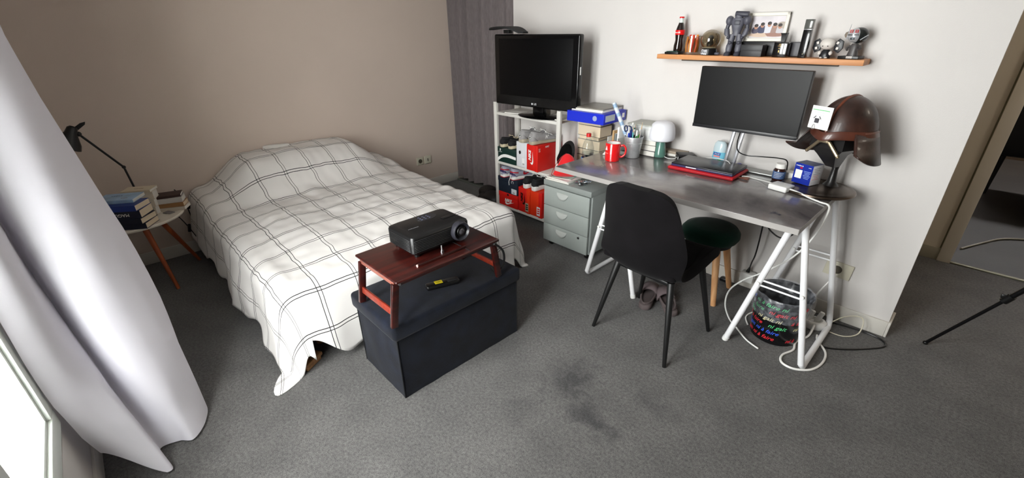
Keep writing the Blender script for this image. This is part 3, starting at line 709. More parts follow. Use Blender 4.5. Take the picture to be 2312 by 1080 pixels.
for nm, x0, x1, col, c2, lab in (('a', -2.508, -2.374, red, redo, 'red shoe box standing on end with a black sideways logo on the bottom shelf'), ('b', -2.370, -2.238, redo, red, 'orange shoe box standing on end with a white size label, beside the grey cabinet')):
    t, w, d = sbox(lab, x0, x1, LZ, .215, col, upright=True, lid=.036, lidcol=c2)
    if nm == 'a':
        text('NIKE', .034, black, t, TR(-.022, -d/2-.0012, .13) @ FRONT @ RZ(90), shear=.25, bold=.0014); swoosh(.10, black, t, TR(.008, -d/2-.001, .12) @ FRONT @ RZ(72))
    g = G(); g.box((.036 if nm == 'a' else .03, -d/2-.0012, .055), (.036, .001, .075)); lb = g.obj('size_label', whb if nm == 'b' else M('label_mid', (150, 140, 120), .6), t)
    for k in range(3):
        g = G(); g.box(((.036 if nm == 'a' else .03), -d/2-.002, .075-.018*k), (.024, .0006, .01)); g.obj('print_block', red if nm == 'b' else black, lb)

def shoe_rings(L, prof, zb=.0, n=20):
    """prof rows: (t, half width, base z, top z, squareness)"""
    rings = []
    for (t, w, z0, z1, q, cx) in prof:
        ring = []; zm = (z0+z1)/2; hz = (z1-z0)/2
        for k in range(n):
            a = 2*PI*k/n; c, s = math.cos(a), math.sin(a)
            ring.append((cx+w*math.copysign(abs(c)**q, c), t*L, zb+zm+hz*math.copysign(abs(s)**q, s)))
        rings.append(ring)
    return rings
def sneaker(name, label, loc, rz, L, sole, upper, accent, logo=None, heel=None, group=None, high=.085, sole_h=.032, line=None):
    """heel at y=0, toe at y=L"""
    t = T(name, label, 'shoe', loc, rz, group); k = L/.28
    W_ = [(0, .022), (.02, .030), (.1, .034), (.25, .034), (.42, .033), (.6, .040), (.75, .043), (.88, .038), (.96, .026), (1, .012)]
    g = G(); g.loft(shoe_rings(L, [(a, w*k, 0 if a < .85 else .004+(a-.85)*.05, sole_h+(.006 if a > .9 else 0)-.006*(.3 < a < .8), .45, 0) for a, w in W_])); g.obj('sole', sole, t, smooth=55)
    top = {0: .05, .02: high*.95, .1: high, .25: high*.86, .42: high*.92, .6: high*.66, .75: high*.53, .88: high*.48, .96: sole_h+.014, 1: sole_h+.004}
    g = G(); g.loft(shoe_rings(L, [(a*.985+.004, (w-.002)*k, sole_h-.012, top[a], .62 if a > .5 else .75, 0) for a, w in W_])); up = g.obj('upper', upper, t, smooth=70)
    # collar opening and tongue
    g = G(); g.lathe([(0, 0), (.022, 0), (.024, -.004), (0, -.004)], (0, .20*L, high*.93), 20, RX(-4), sy=1.9); g.obj('lining', line or M('shoe_lining', (60, 58, 58), .9), t)
    g = G(); g.tube([(.024*k*math.cos(a*2*PI/20), .20*L+.046*k*math.sin(a*2*PI/20), high*.93-.05*math.sin(a*2*PI/20)*.15) for a in range(20)], .0065, 8, closed=True); g.obj('collar', upper, t)
    g = G(); g.box((0, .40*L, high*.95), (.034, .05, .009), .004, mt=RX(28)); g.obj('tongue', accent, t)
    for i in range(5):
        y = (.44+.055*i)*L; z = high*(.93-.072*i)+.004
        g = G(); g.tube([(-.022, y-.006, z-.009), (0, y, z+.003), (.022, y+.006, z-.009)], .0026, 6, smooth=4); g.obj('lace', logo or white, t)
    g = G(); g.tube([(0, .42*L, high+.006), (-.02, .38*L, high+.014), (-.034, .42*L, high+.0), (-.01, .44*L, high+.004), (.02, .39*L, high+.013), (.034, .43*L, high-.002)], .0024, 6, smooth=5); g.obj('lace', logo or white, t)
    g = G(); g.loft(shoe_rings(L, [(a, (w+.0012)*k, sole_h-.008, z, .7, 0) for a, w, z in ((-.008, .018, high*.55), (.01, .0285, high*.78), (.06, .033, high*.7), (.13, .034, high*.42))])); g.obj('heel_counter', heel or accent, t, smooth=70)
    g = G(); g.loft(shoe_rings(L, [(a, (w+.0012)*k, sole_h-.006, z, .6, 0) for a, w, z in ((.8, .041, high*.46), (.88, .0385, high*.44), (.955, .0265, sole_h+.016), (1.0, .013, sole_h+.008))])); g.obj('toe_cap', accent, t, smooth=70)
    return t
gy = M('suede_grey', (150, 148, 148), .9, sheen=.3, var=.1, vscale=30); gy2 = M('mesh_grey', (120, 118, 120), .85); solew = M('sole_white', (226, 224, 220), .5); soleg = M('sole_grey', (168, 160, 140), .6)
blk = M('canvas_black', (24, 24, 27), .85); cream = M('sole_cream', (196, 184, 156), .6)
for i, x in enumerate((-2.455, -2.345)):
    t = sneaker('sneaker', ('grey suede running shoe with white laces on top of the white shoe box', 'grey suede running shoe with white laces on the middle red shoe box')[i], (x, 2.41, MZ+.206), R(-6-3*i), .285, soleg, gy, gy2, white, heel=gy, group='grey running shoes on the middle shelf', high=.092)
    text('N', .032, white, t, TR(.0335, .13, .05) @ RIGHT, shear=.2, bold=.002); g = G(); g.lathe([(0, 0), (.010, 0), (.010, .002), (0, .002)], (0, -.0045, .058), 14, RX(90)); bd = g.obj('heel_badge', white, t)
    g = G(); g.lathe([(0, 0), (.0065, 0), (.0065, .002), (0, .002)], (0, -.006, .058), 14, RX(90)); g.obj('badge_core', black, bd)
for i, x in enumerate((-2.70, -2.60)):
    sneaker('sneaker', ('black canvas shoe with cream sole at the left end of the middle shelf', 'black canvas shoe with cream sole standing beside the white box')[i], (x, 2.43, MZ+.126), R(-4+2*i), .26, cream, blk, blk, M('lace_tan', (190, 176, 150), .8), heel=blk, group='black canvas shoes on the green box', high=.072)
vio = M('suede_violet', (54, 44, 84), .8); rsu = M('leather_red', (176, 24, 40), .5); gyl = M('leather_grey', (150, 152, 166), .6)
for i, x in enumerate((-2.69, -2.575)):
    t = sneaker('sneaker', ('grey violet and red basketball shoe at the left on the navy shoe box', 'grey violet and red basketball shoe at the right on the navy shoe box')[i], (x, 2.415, LZ+.2585), R(-8-6*i), .285, solew, gyl, vio, white, heel=vio, group='grey violet and red shoes on the bottom shelf', high=.088)
    swoosh(.11, rsu, t, TR(.0365, .15, .055) @ RIGHT)
    g = G(); g.loft(shoe_rings(.285, [(a, w+.0026, .026, z, .7, 0) for a, w, z in ((-.012, .018, .046), (.008, .0285, .050), (.06, .033, .048), (.16, .034, .042))])); g.obj('heel_patch', gyl, t, smooth=70)
    g = G(); g.tube([(-.028, .012, .068), (0, -.003, .07), (.028, .012, .068), (.034, .05, .062)], .005, 8, smooth=5); g.obj('heel_band', rsu, t)
    g = G(); g.loft(shoe_rings(.285, [(a, w+.0008, 0, .007, .5, 0) for a, w in ((-.004, .022), (.02, .0305), (.1, .0345), (.42, .0335), (.6, .041), (.8, .042), (.93, .032), (.985, .02))])); g.obj('outsole', rsu, t, smooth=50)
    g = G(); g.tube([(0.0, .0, .05), (.003, -.012, .02), (-.002, -.02, -.01), (.004, -.022, -.04)] if i else [(0, .13, .09), (.03, .12, .085), (.038, .11, .06)], .0022, 6, smooth=4); g.obj('lace', white, t)
for i, x in enumerate((-2.43, -2.335)):
    sneaker('sneaker', ('black shoe with thick white sole on the upright red box of the bottom shelf', 'black shoe with thick white sole on the orange box beside the grey cabinet')[i], (x, 2.43, LZ+.2155), R(-5), .265, solew, blk, blk, white, heel=blk, group='black shoes with white soles on the bottom shelf', high=.09, sole_h=.045)

# television on the shelf top
tvp = M('tv_gloss', (7, 7, 8), .15, coat=.15, spec=.3); scr = M('tv_screen', (5, 5, 6), .4, spec=.15)
t = T('television', 'black flat television with thick glossy frame standing on the grey shelf unit', 'television', (-2.335, 2.45, TZ), R(5))
TW, TH, TB = .765, .495, .075
g = G(); g.lathe([(0, 0), (.16, 0), (.165, .006), (.15, .012), (.05, .022), (0, .024)], (0, .04, 0), 36, sx=1.15, sy=.62); g.obj('stand', tvp, t)
g = G(); g.box((0, .05, .05), (.10, .05, .09), .008); g.obj('neck', tvp, t)
g = G(); g.box((0, .0, TB+TH/2), (TW, .05, TH), .012, seg=3); body = g.obj('frame', tvp, t)
g = G(); g.box((0, .045, TB+TH/2), (TW*.7, .06, TH*.7), .02); g.obj('back_cover', black, t)
g = G(); g.box((-.002, -.0245, TB+TH/2+.022), (TW-.10, .004, TH-.10), .001); g.obj('screen', scr, t)
text('LG', .021, M('logo_grey', (190, 190, 192), .4), t, TR(.015, -.0255, TB+.026) @ FRONT, bold=.0004)
g = G(); g.lathe([(0, 0), (.0075, 0), (.0075, .001), (0, .001)], (-.013, -.025, TB+.026), 18, RX(90)); g.obj('logo_disc', M('logo_grey', (0, 0, 0)), t)
g = G(); g.box((TW/2+.0008, -.005, TB+.27), (.002, .01, .05)); g.obj('side_label', white, t)
# flat black thing hanging over the TV corner
t = T('flat_antenna', 'flat black curved panel lying across the top left corner of the television', 'antenna', (-2.60, 2.43, TZ+TB+TH+.004), R(8))
rings = []
for i in range(13):
    x = -.16+.32*i/12; w = .085*math.sqrt(max(.02, 1-(x/.17)**2)); z = .036-.05*(x/.16)**2*(1 if x > 0 else .25)-(.0)
    z = max(z, .0)
    rings.append([(x, -w, z), (x, w, z), (x, w, z+.012), (x, -w, z+.012)])
g = G(); g.loft(rings); g.obj('panel', blackm, t); g = G(); g.box((0.0, 0, .012), (.05, .05, .024), .004); g.obj('foot', black, t)
# papers beside the TV stand
for k, (x, y, r, lab) in enumerate(((-2.60, 2.50, 12, 'white papers lying under the left of the television stand'), (-2.14, 2.52, -8, 'small stack of white papers right of the television stand'))):
    t = T('paper_stack', lab, 'papers', (x, y, TZ), R(r))
    for j in range(3):
        g = G(); g.box((.003*j, -.002*j, .0012+.0022*j), (.15 if k == 0 else .10, .10, .002)); g.obj('sheet', paper, t)
t = T('small_box', 'small pale cardboard box at the back of the shelf top behind the television', 'box', (-2.42, 2.655, TZ))
g = G(); g.box((0, 0, .03), (.16, .06, .06), .002); g.obj('carton', M('carton_pale', (196, 192, 184), .7), t); g = G(); g.box((0, -.0305, .03), (.05, .001, .03)); g.obj('label', white, t)

# ------------------------------------------------------------------ grey drawer cabinet
cabm = M('cabinet_grey', (142, 148, 145), .45, bump=.1, bscale=300); cabd = M('cabinet_front', (160, 167, 163), .42, bump=.1, bscale=300)
CX0, CX1, CYF, CYB, CT = -2.068, -1.640, 2.262, 2.665, .522
t = T('drawer_cabinet', 'grey metal three-drawer pedestal cabinet on castors under the desk end', 'cabinet', (0, 0, 0))
g = G(); g.box(((CX0+CX1)/2, (CYF+CYB)/2+.012, .275), (CX1-CX0-.004, CYB-CYF-.024, .46), .003); g.obj('body', cabm, t)
g = G(); g.box(((CX0+CX1)/2, (CYF+CYB)/2, CT-.020), (CX1-CX0, CYB-CYF, .04), .004); g.obj('top', cabm, t)
zt = CT-.043
for k, h in enumerate((.145, .145, .142)):
    zc = zt-h/2-.0015; fx = (CX0+CX1)/2-.004
    g = G(); g.box((fx, CYF+.010, zc), (CX1-CX0-.02, .018, h-.004), .002); dr = g.obj('drawer', cabd, t)
    # scooped handle: a quarter-bowl recess lip
    g = G(); rg = []
    for i in range(9):
        a = PI*i/8; rg.append([(fx-.03+.052*math.cos(a)*-1, CYF+.0015-.012*math.sin(a)*q, zc+.045-.048*math.sin(a)*q) for q in (0, .33, .66, 1)])
    g.loft(rg, cap=False, closed=False); g.obj('handle', M('handle_light', (186, 190, 186), .4), dr, solid=.002)
    if k == 2:
        g = G(); g.cyl((fx+.13, CYF+.002, zc+.045), (fx+.13, CYF-.004, zc+.045), .009, n=18); lk = g.obj('lock', steel, t)
        g = G(); g.box((fx+.13, CYF-.0045, zc+.045), (.002, .001, .008)); g.obj('keyhole', blackm, lk)
    zt -= h
for x in (CX0+.05, CX1-.04):
    for y in (CYF+.05, CYB-.05):
        g = G(); g.cyl((x-.012, y, .021), (x+.012, y, .021), .021, n=18, bev=.003); g.obj('castor', black, t)
        g = G(); g.cyl((x, y, .03), (x, y, .048), .012, n=12); g.obj('castor_stem', black, t)
# magazines, foil, cushion, bottle on the cabinet
mag = M('magazine_cover', (214, 208, 206), .4, var=.3, vscale=18)
zz = CT+.001
for k, (lab, rz, h) in enumerate((('white magazine lying lowest on the grey cabinet top', 4, .01), ('glossy magazine with a pale printed cover on the grey cabinet', -3, .008), ('thin printed leaflet topmost on the cabinet magazines', 14, .003))):
    t = T('magazine', lab, 'magazine', (-1.955+.004*k, 2.345+.005*k, zz), R(rz))
    g = G(); g.box((0, 0, h/2), (.20 if k < 2 else .15, .15 if k < 2 else .11, h), .0006); g.obj('pages', wpages, t)
    g = G(); g.box((0, 0, h+.0003), (.20 if k < 2 else .15, .15 if k < 2 else .11, .0006)); g.obj('cover', (paper, mag, M('leaflet', (150, 190, 180), .4, var=.4, vscale=25))[k], t); zz += h+.0008
t = T('blister_packs', 'crumpled silver foil pill strips lying on the grey cabinet top', 'foil', (-1.78, 2.335, CT))
foil = M('foil', (200, 206, 208), .22, 1)
for q in range(3):
    o_ = bmesh.new(); nx, ny = 9, 5
    vs = [[o_.verts.new((-.045+.09*i/nx, -.022+.044*j/ny, .004+.012*q+abs(noise.noise(Vector((i*.9, j*.9, q*7.3))))*.02)) for j in range(ny+1)] for i in range(nx+1)]
    for i in range(nx):
        for j in range(ny): o_.faces.new((vs[i][j], vs[i+1][j], vs[i+1][j+1], vs[i][j+1]))
    g = G(); g.merge(o_, TR(.022*(q-1), .008*(q % 2), 0) @ RZ(25*q-20)); g.obj('strip', foil, t, smooth=0, solid=.0008)
t = T('red_cushion', 'small plain red plush cushion leaning on the magazines by the desk edge', 'cushion', (-1.945, 2.345, zz), R(40)); t.scale = (.95, 1, 1.15)
redp = M('red_plush', (214, 18, 26), .85, sheen=.4)
g = G(); rings = []
for i in range(11):
    q = i/10; z = .14*q+.002; w = .085*(1-q)**.55*(1 if q > .0 else .7)+.012; d = .034*math.sin(PI*min(1, q*.85+.12))+.004
    rings.append([((w)*math.cos(a*PI/10)+.018*math.sin(q*2), d*math.sin(a*PI/10), z) for a in range(20)])
g.loft(rings); g.obj('pad', redp, t, smooth=80)
g = G(); g.tube([(x*1.0, 0, z) for x, z in ((-.085, .006), (-.097, .012), (-.09, .03), (-.07, .07), (-.03, .12), (.01, .145))], .0025, 6, smooth=5); g.obj('seam', M('red_seam', (150, 12, 18), .8), t)
plast = glassy('clear_plastic', (246, 249, 250), .04, .08)
t = T('water_bottle', 'clear plastic water bottle with red cap standing before the book stack', 'bottle', (-1.835, 2.455, CT+.001))
pr = [(0, .004), (.034, 0), (.041, .01)]
for k in range(11): pr += [(.042, .02+.018*k), (.0405, .029+.018*k)]
pr += [(.042, .222), (.040, .236), (.030, .272), (.017, .296), (.0135, .302), (.0135, .314)]
g = G(); g.lathe(pr, n=32); g.obj('bottle_body', plast, t)
g = G(); g.lathe([(0, .306), (.0165, .306), (.0165, .326), (.0155, .329), (0, .329)], n=24); g.obj('cap', M('cap_red', (206, 28, 26), .4), t)
g = G(); g.lathe([(.0432, .135), (.0438, .137), (.0438, .162), (.0432, .164)], n=32); g.obj('label_blue', M('label_blue', (70, 150, 220), .4), t)
g = G(); g.lathe([(0, .004), (.038, .012), (.0385, .20), (0, .20)], n=28); g.obj('water', glassy('water', (238, 245, 248), .03), t)

# ------------------------------------------------------------------ books and binder behind the bottle
zz = CT+.001
cov = [M('cov_dark', (40, 34, 34), .5), M('cov_brown', (90, 60, 40), .5), M('cov_cream', (210, 200, 180), .5), M('cov_red', (176, 36, 30), .45), M('cov_grey', (110, 116, 116), .5)]
ST = [(.05, 0, 'dark covered book lowest in the tall stack on the cabinet'), (.045, 2, 'cream covered book second from the bottom of the tall stack'), (.048, 1, 'brown covered book third from the bottom of the tall stack'),
      (.045, 0, 'dark covered thick book behind the water bottle neck'), (.065, 2, 'cream edged novel in the middle of the tall stack'), (.028, 4, 'slim grey covered book above the middle of the tall stack'),
      (.075, 0, 'thickest tan paged book near the top of the tall stack'), (.024, 2, 'slim cream paged book under the red one in the tall stack'), (.016, 3, 'thin red covered book directly under the blue binder')]
for k, (h, c, lab) in enumerate(ST):
    book('book', lab, (-1.905+.006*math.sin(k*2.3), 2.612+.005*math.sin(k*1.7), zz), R((0 if c == 3 else 180)+2.5*math.sin(k*3)), .20-.02*(k % 3 == 2)-.01*(k % 2), .135-.01*(k % 2), h, cov[c], pages); zz += h+.0006
t = T('ring_binder', 'blue lever arch binder lying on top of the tall book stack', 'binder', (-1.86, 2.56, zz), R(2))
blu = M('binder_blue', (22, 42, 190), .35)
g = G(); g.box((0, 0, .0015), (.30, .27, .003)); g.box((0, 0, .0665), (.30, .27, .003)); g.box((.1485, 0, .034), (.003, .27, .068), .001); g.obj('cover', blu, t)
g = G(); g.box((-.01, .0, .034), (.27, .24, .058), .002); g.obj('papers', wpages, t)
g = G(); g.box((0, -.134, .034), (.297, .002, .062)); fr = g.obj('front_flap', blu, t)
g = G(); g.lathe([(0, 0), (.017, 0), (.017, .001), (0, .001)], (.08, -.1352, .036), 22, RX(90)); g.obj('round_logo', M('binder_logo', (150, 160, 190), .4), t)
g = G(); g.box((.1503, -.06, .036), (.001, .11, .04)); g.obj('spine_label', M('label_pale', (200, 210, 214), .5), t)
g = G(); g.lathe([(0, 0), (.016, 0), (.016, .001), (0, .001)], (.15, .045, .036), 20, RY(90)); g.obj('finger_hole', blackm, t)
g = G(); g.box((.1503, .10, .036), (.001, .028, .03)); g.obj('spine_sticker', white, t)
zz += .0685
t = T('paper_stack', 'grey brochures and papers lying on top of the blue binder', 'papers', (-1.87, 2.575, zz), R(2))
for j, (w, d, c) in enumerate(((.25, .24, paper), (.24, .235, wpages), (.235, .235, M('brochure_grey', (120, 116, 108), .35, var=.2, vscale=16)))):
    g = G(); g.box((.004*j, .004*j, .004+.008*j), (w, d, .0075), .0008); g.obj('sheet', c, t)
# black cap with white ring hanging by the shelf post
t = T('hat', 'black round cap hanging on the shelf post behind the red cushion', 'cap', (-2.035, 2.44, .66), R(-20))
g = G(); g.lathe([(0, .03), (.03, .028), (.062, .018), (.078, 0), (.08, -.01), (.076, -.01), (.06, .01), (0, .022)], (0, 0, 0), 30, RX(70), sy=1.15); g.obj('crown', M('hat_black', (9, 9, 9), .85, spec=.1), t)
g = G(); g.lathe([(.079, -.008), (.1, -.014), (.102, -.017), (.079, -.012)], (0, 0, 0), 30, RX(70), sy=1.15); g.obj('brim', blackm, t)

# ------------------------------------------------------------------ desk and trestles
DZ = .752; DX0, DX1, DY0, DY1 = -1.695, -.385, 1.955, 2.705
def desk_mat():
    m = M('desk_concrete', (120, 116, 116), .25, spec=.8, coat=.45); nt = m.node_tree; b = nt.nodes['Principled BSDF']; L = nt.links
    tc = nt.nodes.new('ShaderNodeTexCoord'); last = None
    n = nt.nodes.new('ShaderNodeTexNoise'); n.inputs['Scale'].default_value = 3.2; n.inputs['Detail'].default_value = 9; n.inputs['Roughness'].default_value = .6; n.inputs['Distortion'].default_value = .4
    L.new(tc.outputs['Object'], n.inputs['Vector']); rp = nt.nodes.new('ShaderNodeValToRGB')
    rp.color_ramp.elements[0].position = .33; rp.color_ramp.elements[1].position = .68
    rp.color_ramp.elements[0].color = lin((76, 72, 75))+(1,); rp.color_ramp.elements[1].color = lin((132, 127, 126))+(1,)
    L.new(n.outputs['Fac'], rp.inputs[0]); last = rp.outputs[0]
    n3 = nt.nodes.new('ShaderNodeTexNoise'); n3.inputs['Scale'].default_value = 26; n3.inputs['Detail'].default_value = 8; L.new(tc.outputs['Object'], n3.inputs['Vector'])
    for (x, y, sx, sy, k) in ((-.60, 2.175, .05, .012, .75), (-.50, 2.07, .07, .018, .8), (-.43, 2.09, .04, .015, .7)):   # blue-black ink and glue stains
        mp = nt.nodes.new('ShaderNodeMapping'); mp.inputs['Location'].default_value = (-x/sx, -y/sy, 0); mp.inputs['Scale'].default_value = (1/sx, 1/sy, 0)
        gr = nt.nodes.new('ShaderNodeVectorMath'); gr.operation = 'LENGTH'; L.new(tc.outputs['Object'], mp.inputs[0]); L.new(mp.outputs[0], gr.inputs[0])
        ad = nt.nodes.new('ShaderNodeMath'); ad.operation = 'MULTIPLY_ADD'; ad.inputs[1].default_value = 6; L.new(n3.outputs['Fac'], ad.inputs[0]); L.new(gr.outputs['Value'], ad.inputs[2])
        rr_ = nt.nodes.new('ShaderNodeMapRange'); rr_.inputs['From Min'].default_value = 2.7; rr_.inputs['From Max'].default_value = 3.5; rr_.inputs['To Min'].default_value = k; rr_.inputs['To Max'].default_value = 0
        L.new(ad.outputs[0], rr_.inputs['Value']); m2 = nt.nodes.new('ShaderNodeMixRGB'); m2.inputs[2].default_value = lin((44, 50, 66))+(1,)
        L.new(rr_.outputs[0], m2.inputs[0]); L.new(last, m2.inputs[1]); last = m2.outputs[0]
    L.new(last, b.inputs['Base Color'])
    r3 = nt.nodes.new('ShaderNodeMapRange'); r3.inputs['To Min'].default_value = .12; r3.inputs['To Max'].default_value = .34; b.inputs['Coat Roughness'].default_value = .1; L.new(n.outputs['Fac'], r3.inputs['Value']); L.new(r3.outputs[0], b.inputs['Roughness'])
    return m
t = T('desk', 'wide desk with worn concrete-grey top on white tubular trestles against the wall', 'desk', (0, 0, 0))
g = G(); g.box(((DX0+DX1)/2, (DY0+DY1)/2, DZ-.013), (DX1-DX0, DY1-DY0, .026), .0015); g.obj('tabletop', desk_mat(), t)
g = G()
g.box(((DX0+DX1)/2, DY0-.0007, DZ-.0135), (DX1-DX0, .0014, .025)); g.box((DX1+.0007, (DY0+DY1)/2, DZ-.0135), (.0014, DY1-DY0, .025)); g.box((DX0-.0007, (DY0+DY1)/2, DZ-.0135), (.0014, DY1-DY0, .025))
g.obj('edge_band', M('desk_edge', (152, 148, 145), .4), t)
def trestle(label, xo, xi, yf, yr):
    """xo: foot x of the loop with the floor bar; xi: foot x of the loop with free feet"""
    t = T('trestle', label, 'trestle', ((xo+xi)/2, (yf+yr)/2, 0)); cx = (xo+xi)/2; cy = (yf+yr)/2
    zt = DZ-.028; s = 1 if xo > xi else -1
    def q(x, y, z): return (x-cx, y-cy, z)
    r = .0145; tx = cx+s*.005
    def leg(xf, y, z0): return [q(xf, y, z0), q(tx+(.02 if xf > cx else -.02), y, zt)]
    g = G(); b = .035
    ox = tx+s*.02
    def onleg(z, y): k = z/zt; return q(xo+(ox-xo)*k, y, z)
    g.tube([onleg(zt-.004, yf+.012), onleg(.10, yf+.012), onleg(.045, yf+.015), onleg(.018, yf+.035), onleg(.0148, yf+.08), onleg(.0148, yr-.09), onleg(.018, yr-.045), onleg(.045, yr-.025), onleg(.10, yr-.02), onleg(zt-.004, yr-.02)], r, 12, smooth=5)
    g.obj('floor_loop', wmetal, t)
    ix = tx-s*.02
    def onl(z, y): k = z/zt; return q(xi+(ix-xi)*k, y, z)
    g = G(); g.tube([onl(.012, yf), onl(.55, yf), onl(zt-.05, yf), onl(zt-.018, yf+.02), onl(zt-.0146, yf+.06), onl(zt-.0146, yr-.06), onl(zt-.018, yr-.02), onl(zt-.05, yr), onl(.55, yr), onl(.012, yr)], r, 12, smooth=5)
    g.obj('top_loop', wmetal, t)
    for y in (yf, yr):
        g = G(); g.cyl(onl(0, y), onl(.02, y), .0165, n=14); g.obj('foot_cap', white, t)
        for dz in (0, .028):
            a = onl(.375+dz, y); c = onleg(.375+dz, y)
            g = G(); g.cyl(a, c, .0045, n=8); g.obj('stay', wmetal, t)
        for a in (onl(.39, y-.016), onleg(.39, y-.005)):
            g = G(); g.cyl((a[0], a[1]-.006, a[2]), (a[0], a[1]+.006, a[2]), .008, n=12); g.obj('bolt', white, t)
    return t
trestle('right white tubular trestle of the desk, standing around the waste bin', -.245, -.60, 2.10, 2.62)
trestle('left white tubular trestle of the desk, beside the grey drawer cabinet', -1.535, -1.16, 2.10, 2.55)

# ------------------------------------------------------------------ things on the desk
D = DZ+.0008
redc = M('mug_red', (208, 26, 28), .15, coat=.6); cer = M('ceramic_white', (240, 238, 234), .2)
t = T('mug', 'glossy red mug with white inside near the left end of the desk', 'mug', (-1.53, 2.30, D), R(28)); t.scale = (1.14,)*3
g = G(); g.lathe([(0, 0), (.036, 0), (.039, .003), (.041, .095), (.0395, .097), (.0375, .095)], n=40); g.obj('body', redc, t)
g = G(); g.lathe([(.0374, .0955), (.036, .01), (0, .008)], n=40); g.obj('inside', cer, t)
g = G(); g.tube([(.038, 0, .08), (.055, 0, .085), (.068, 0, .068), (.066, 0, .04), (.052, 0, .024), (.038, 0, .022)], .0055, 10, smooth=6); g.obj('handle', redc, t)
g = G(); g.prism([(-.008, 0), (.008, 0), (.001, .022)], .0008, TR(.0408*math.cos(R(-138)), .0408*math.sin(R(-138)), .062) @ RZ(-48) @ FRONT); g.obj('emblem', paper, t)
text('~~~~', .012, M('mug_print', (230, 130, 120), .4), t, None, cyl=(.0395, .02, R(-136), .045))
t = T('pencil_pot', 'small galvanised metal bucket full of pens on the desk', 'pen pot', (-1.487, 2.455, D)); t.scale = (1.16,)*3
zinc = M('zinc', (196, 198, 200), .38, .55, bump=.2, bscale=60, var=.12, vscale=30)
g = G(); g.lathe([(0, 0), (.036, 0), (.038, .002), (.049, .108), (.0515, .108), (.0515, .114), (.0485, .114), (.047, .104), (.0355, .004), (0, .004)], n=40); g.obj('bucket', zinc, t)
g = G(); g.lathe([(.0466, .078), (.048, .080), (.0470, .082)], n=40); g.obj('ridge', zinc, t)
pens = [('blue ballpoint pen with a clip standing in the metal pencil bucket', (30, 60, 180)), ('dark blue felt pen standing in the metal pencil bucket', (24, 30, 90)), ('green ballpoint pen standing in the metal pencil bucket', (40, 140, 60)), ('teal felt pen standing in the metal pencil bucket', (20, 120, 120)),
        ('pale turquoise pencil leaning out of the metal pencil bucket', (120, 200, 200)), ('long grey pencil, tallest on the right of the metal bucket', (150, 150, 150)), ('dark green pencil leaning back in the metal bucket', (20, 60, 36)), ('orange wooden pencil standing in the metal bucket', (200, 120, 50)),
        ('black marker standing in the metal pencil bucket', (20, 20, 24)), ('white correction pen standing in the metal pencil bucket', (230, 232, 236)), ('lime green highlighter standing in the metal pencil bucket', (60, 190, 60)), ('navy ballpoint standing against the bucket rim', (20, 34, 120)), ('light blue pen leaning left in the metal bucket', (70, 130, 220))]
LP = [(-.018, -.02, .165), (-.03, 0, .16), (.02, -.01, .15), (-.01, .012, .155), (.008, -.024, .175), (.034, .004, .195), (-.012, .024, .175), (.026, .012, .16), (0, .0, .15), (-.032, -.012, .15), (.016, .02, .155), (.0, -.032, .15), (-.024, .02, .18)]
for k, (lab, c) in enumerate(pens):
    x, y, h = LP[k]; tx, ty = x*1.25, y*1.25; bx, by = x*.75, y*.75
    t = T('pen', lab, 'pen', (-1.487+bx*1.16, 2.455+by*1.16, D+.008), group='pens and pencils in the metal bucket'); d = Vector((tx-bx, ty-by, h*1.1)); h *= 1.1; m = M('pen%d' % k, c, .35)
    rr_ = .0036 if k in (4, 5, 6, 7) else .005; L = h-.006
    g = G(); g.cyl((0, 0, 0), d*.8, rr_, n=10); g.obj('barrel', m, t)
    g = G()
    if k in (4, 5, 6, 7): g.cyl(d*.8, d, rr_, .0006, 10); g.obj('tip', M('pencil_tip', (190, 160, 120), .6), t)
    else:
        g.cyl(d*.8, d, rr_*1.15, rr_*1.05, 10); g.obj('cap', m if k % 2 else white, t)
        g = G(); g.box(d*.86+Vector((0, -rr_*1.5, 0)), (.002, .002, .03)); g.obj('clip', M('clip_dark', (30, 40, 90), .4) if k % 2 else white, t)
t = T('scissors', 'scissors with dark blue handles standing in the metal pencil bucket', 'scissors', (-1.50, 2.437, D+.02))
sb_ = M('scissor_blue', (26, 40, 84), .4)
for s in (-1, 1):
    g = G(); g.tube([(-.022+.014*s+.012*math.cos(a*PI/8), -.004, .155+.018*math.sin(a*PI/8)) for a in range(16)], .0035, 7, closed=True); g.obj('handle', sb_, t)
    g = G(); g.box((-.010+.003*s, .002, .07), (.008, .002, .13), .0005); g.obj('blade', steel, t)
t = T('translucent_tube', 'tall pale translucent tube with blue patches leaning left out of the pencil bucket', 'tube', (-1.49, 2.47, D+.006))
P0, P1 = Vector((.0, .0, .01)), Vector((-.155, -.03, .315))
tm = M('tube_translucent', (206, 216, 226), .25, coat=.5)
g = G(); g.cyl(P0, P1, .0125, n=20, bev=.004); g.obj('tube_body', tm, t)
dv = (P1-P0)
for k in range(5):
    g = G(); a = P0+dv*(.22+.17*k); g.cyl(a, a+dv*.07, .0128, n=20); g.obj('blue_band', M('tube_blue', (140, 168, 198), .3), t)
t = T('table_lamp', 'small mushroom lamp with green ceramic foot and white shade on the desk', 'lamp', (-1.368, 2.585, D)); t.scale = (.9,)*3
gl = M('lamp_green', (84, 124, 112), .25, coat=.5)
g = G(); g.lathe([(0, 0), (.041, 0), (.043, .004), (.041, .03), (.033, .07), (.029, .1), (.030, .112), (0, .112)], n=36); g.obj('base', gl, t)
g = G(); g.lathe([(0, .106), (.030, .108), (.060, .112), (.080, .120), (.087, .135), (.086, .165), (.081, .20), (.072, .225), (.055, .240), (.03, .246), (0, .247)], n=44); g.obj('shade', M('shade_white', (226, 226, 232), .5, sss=.2), t)
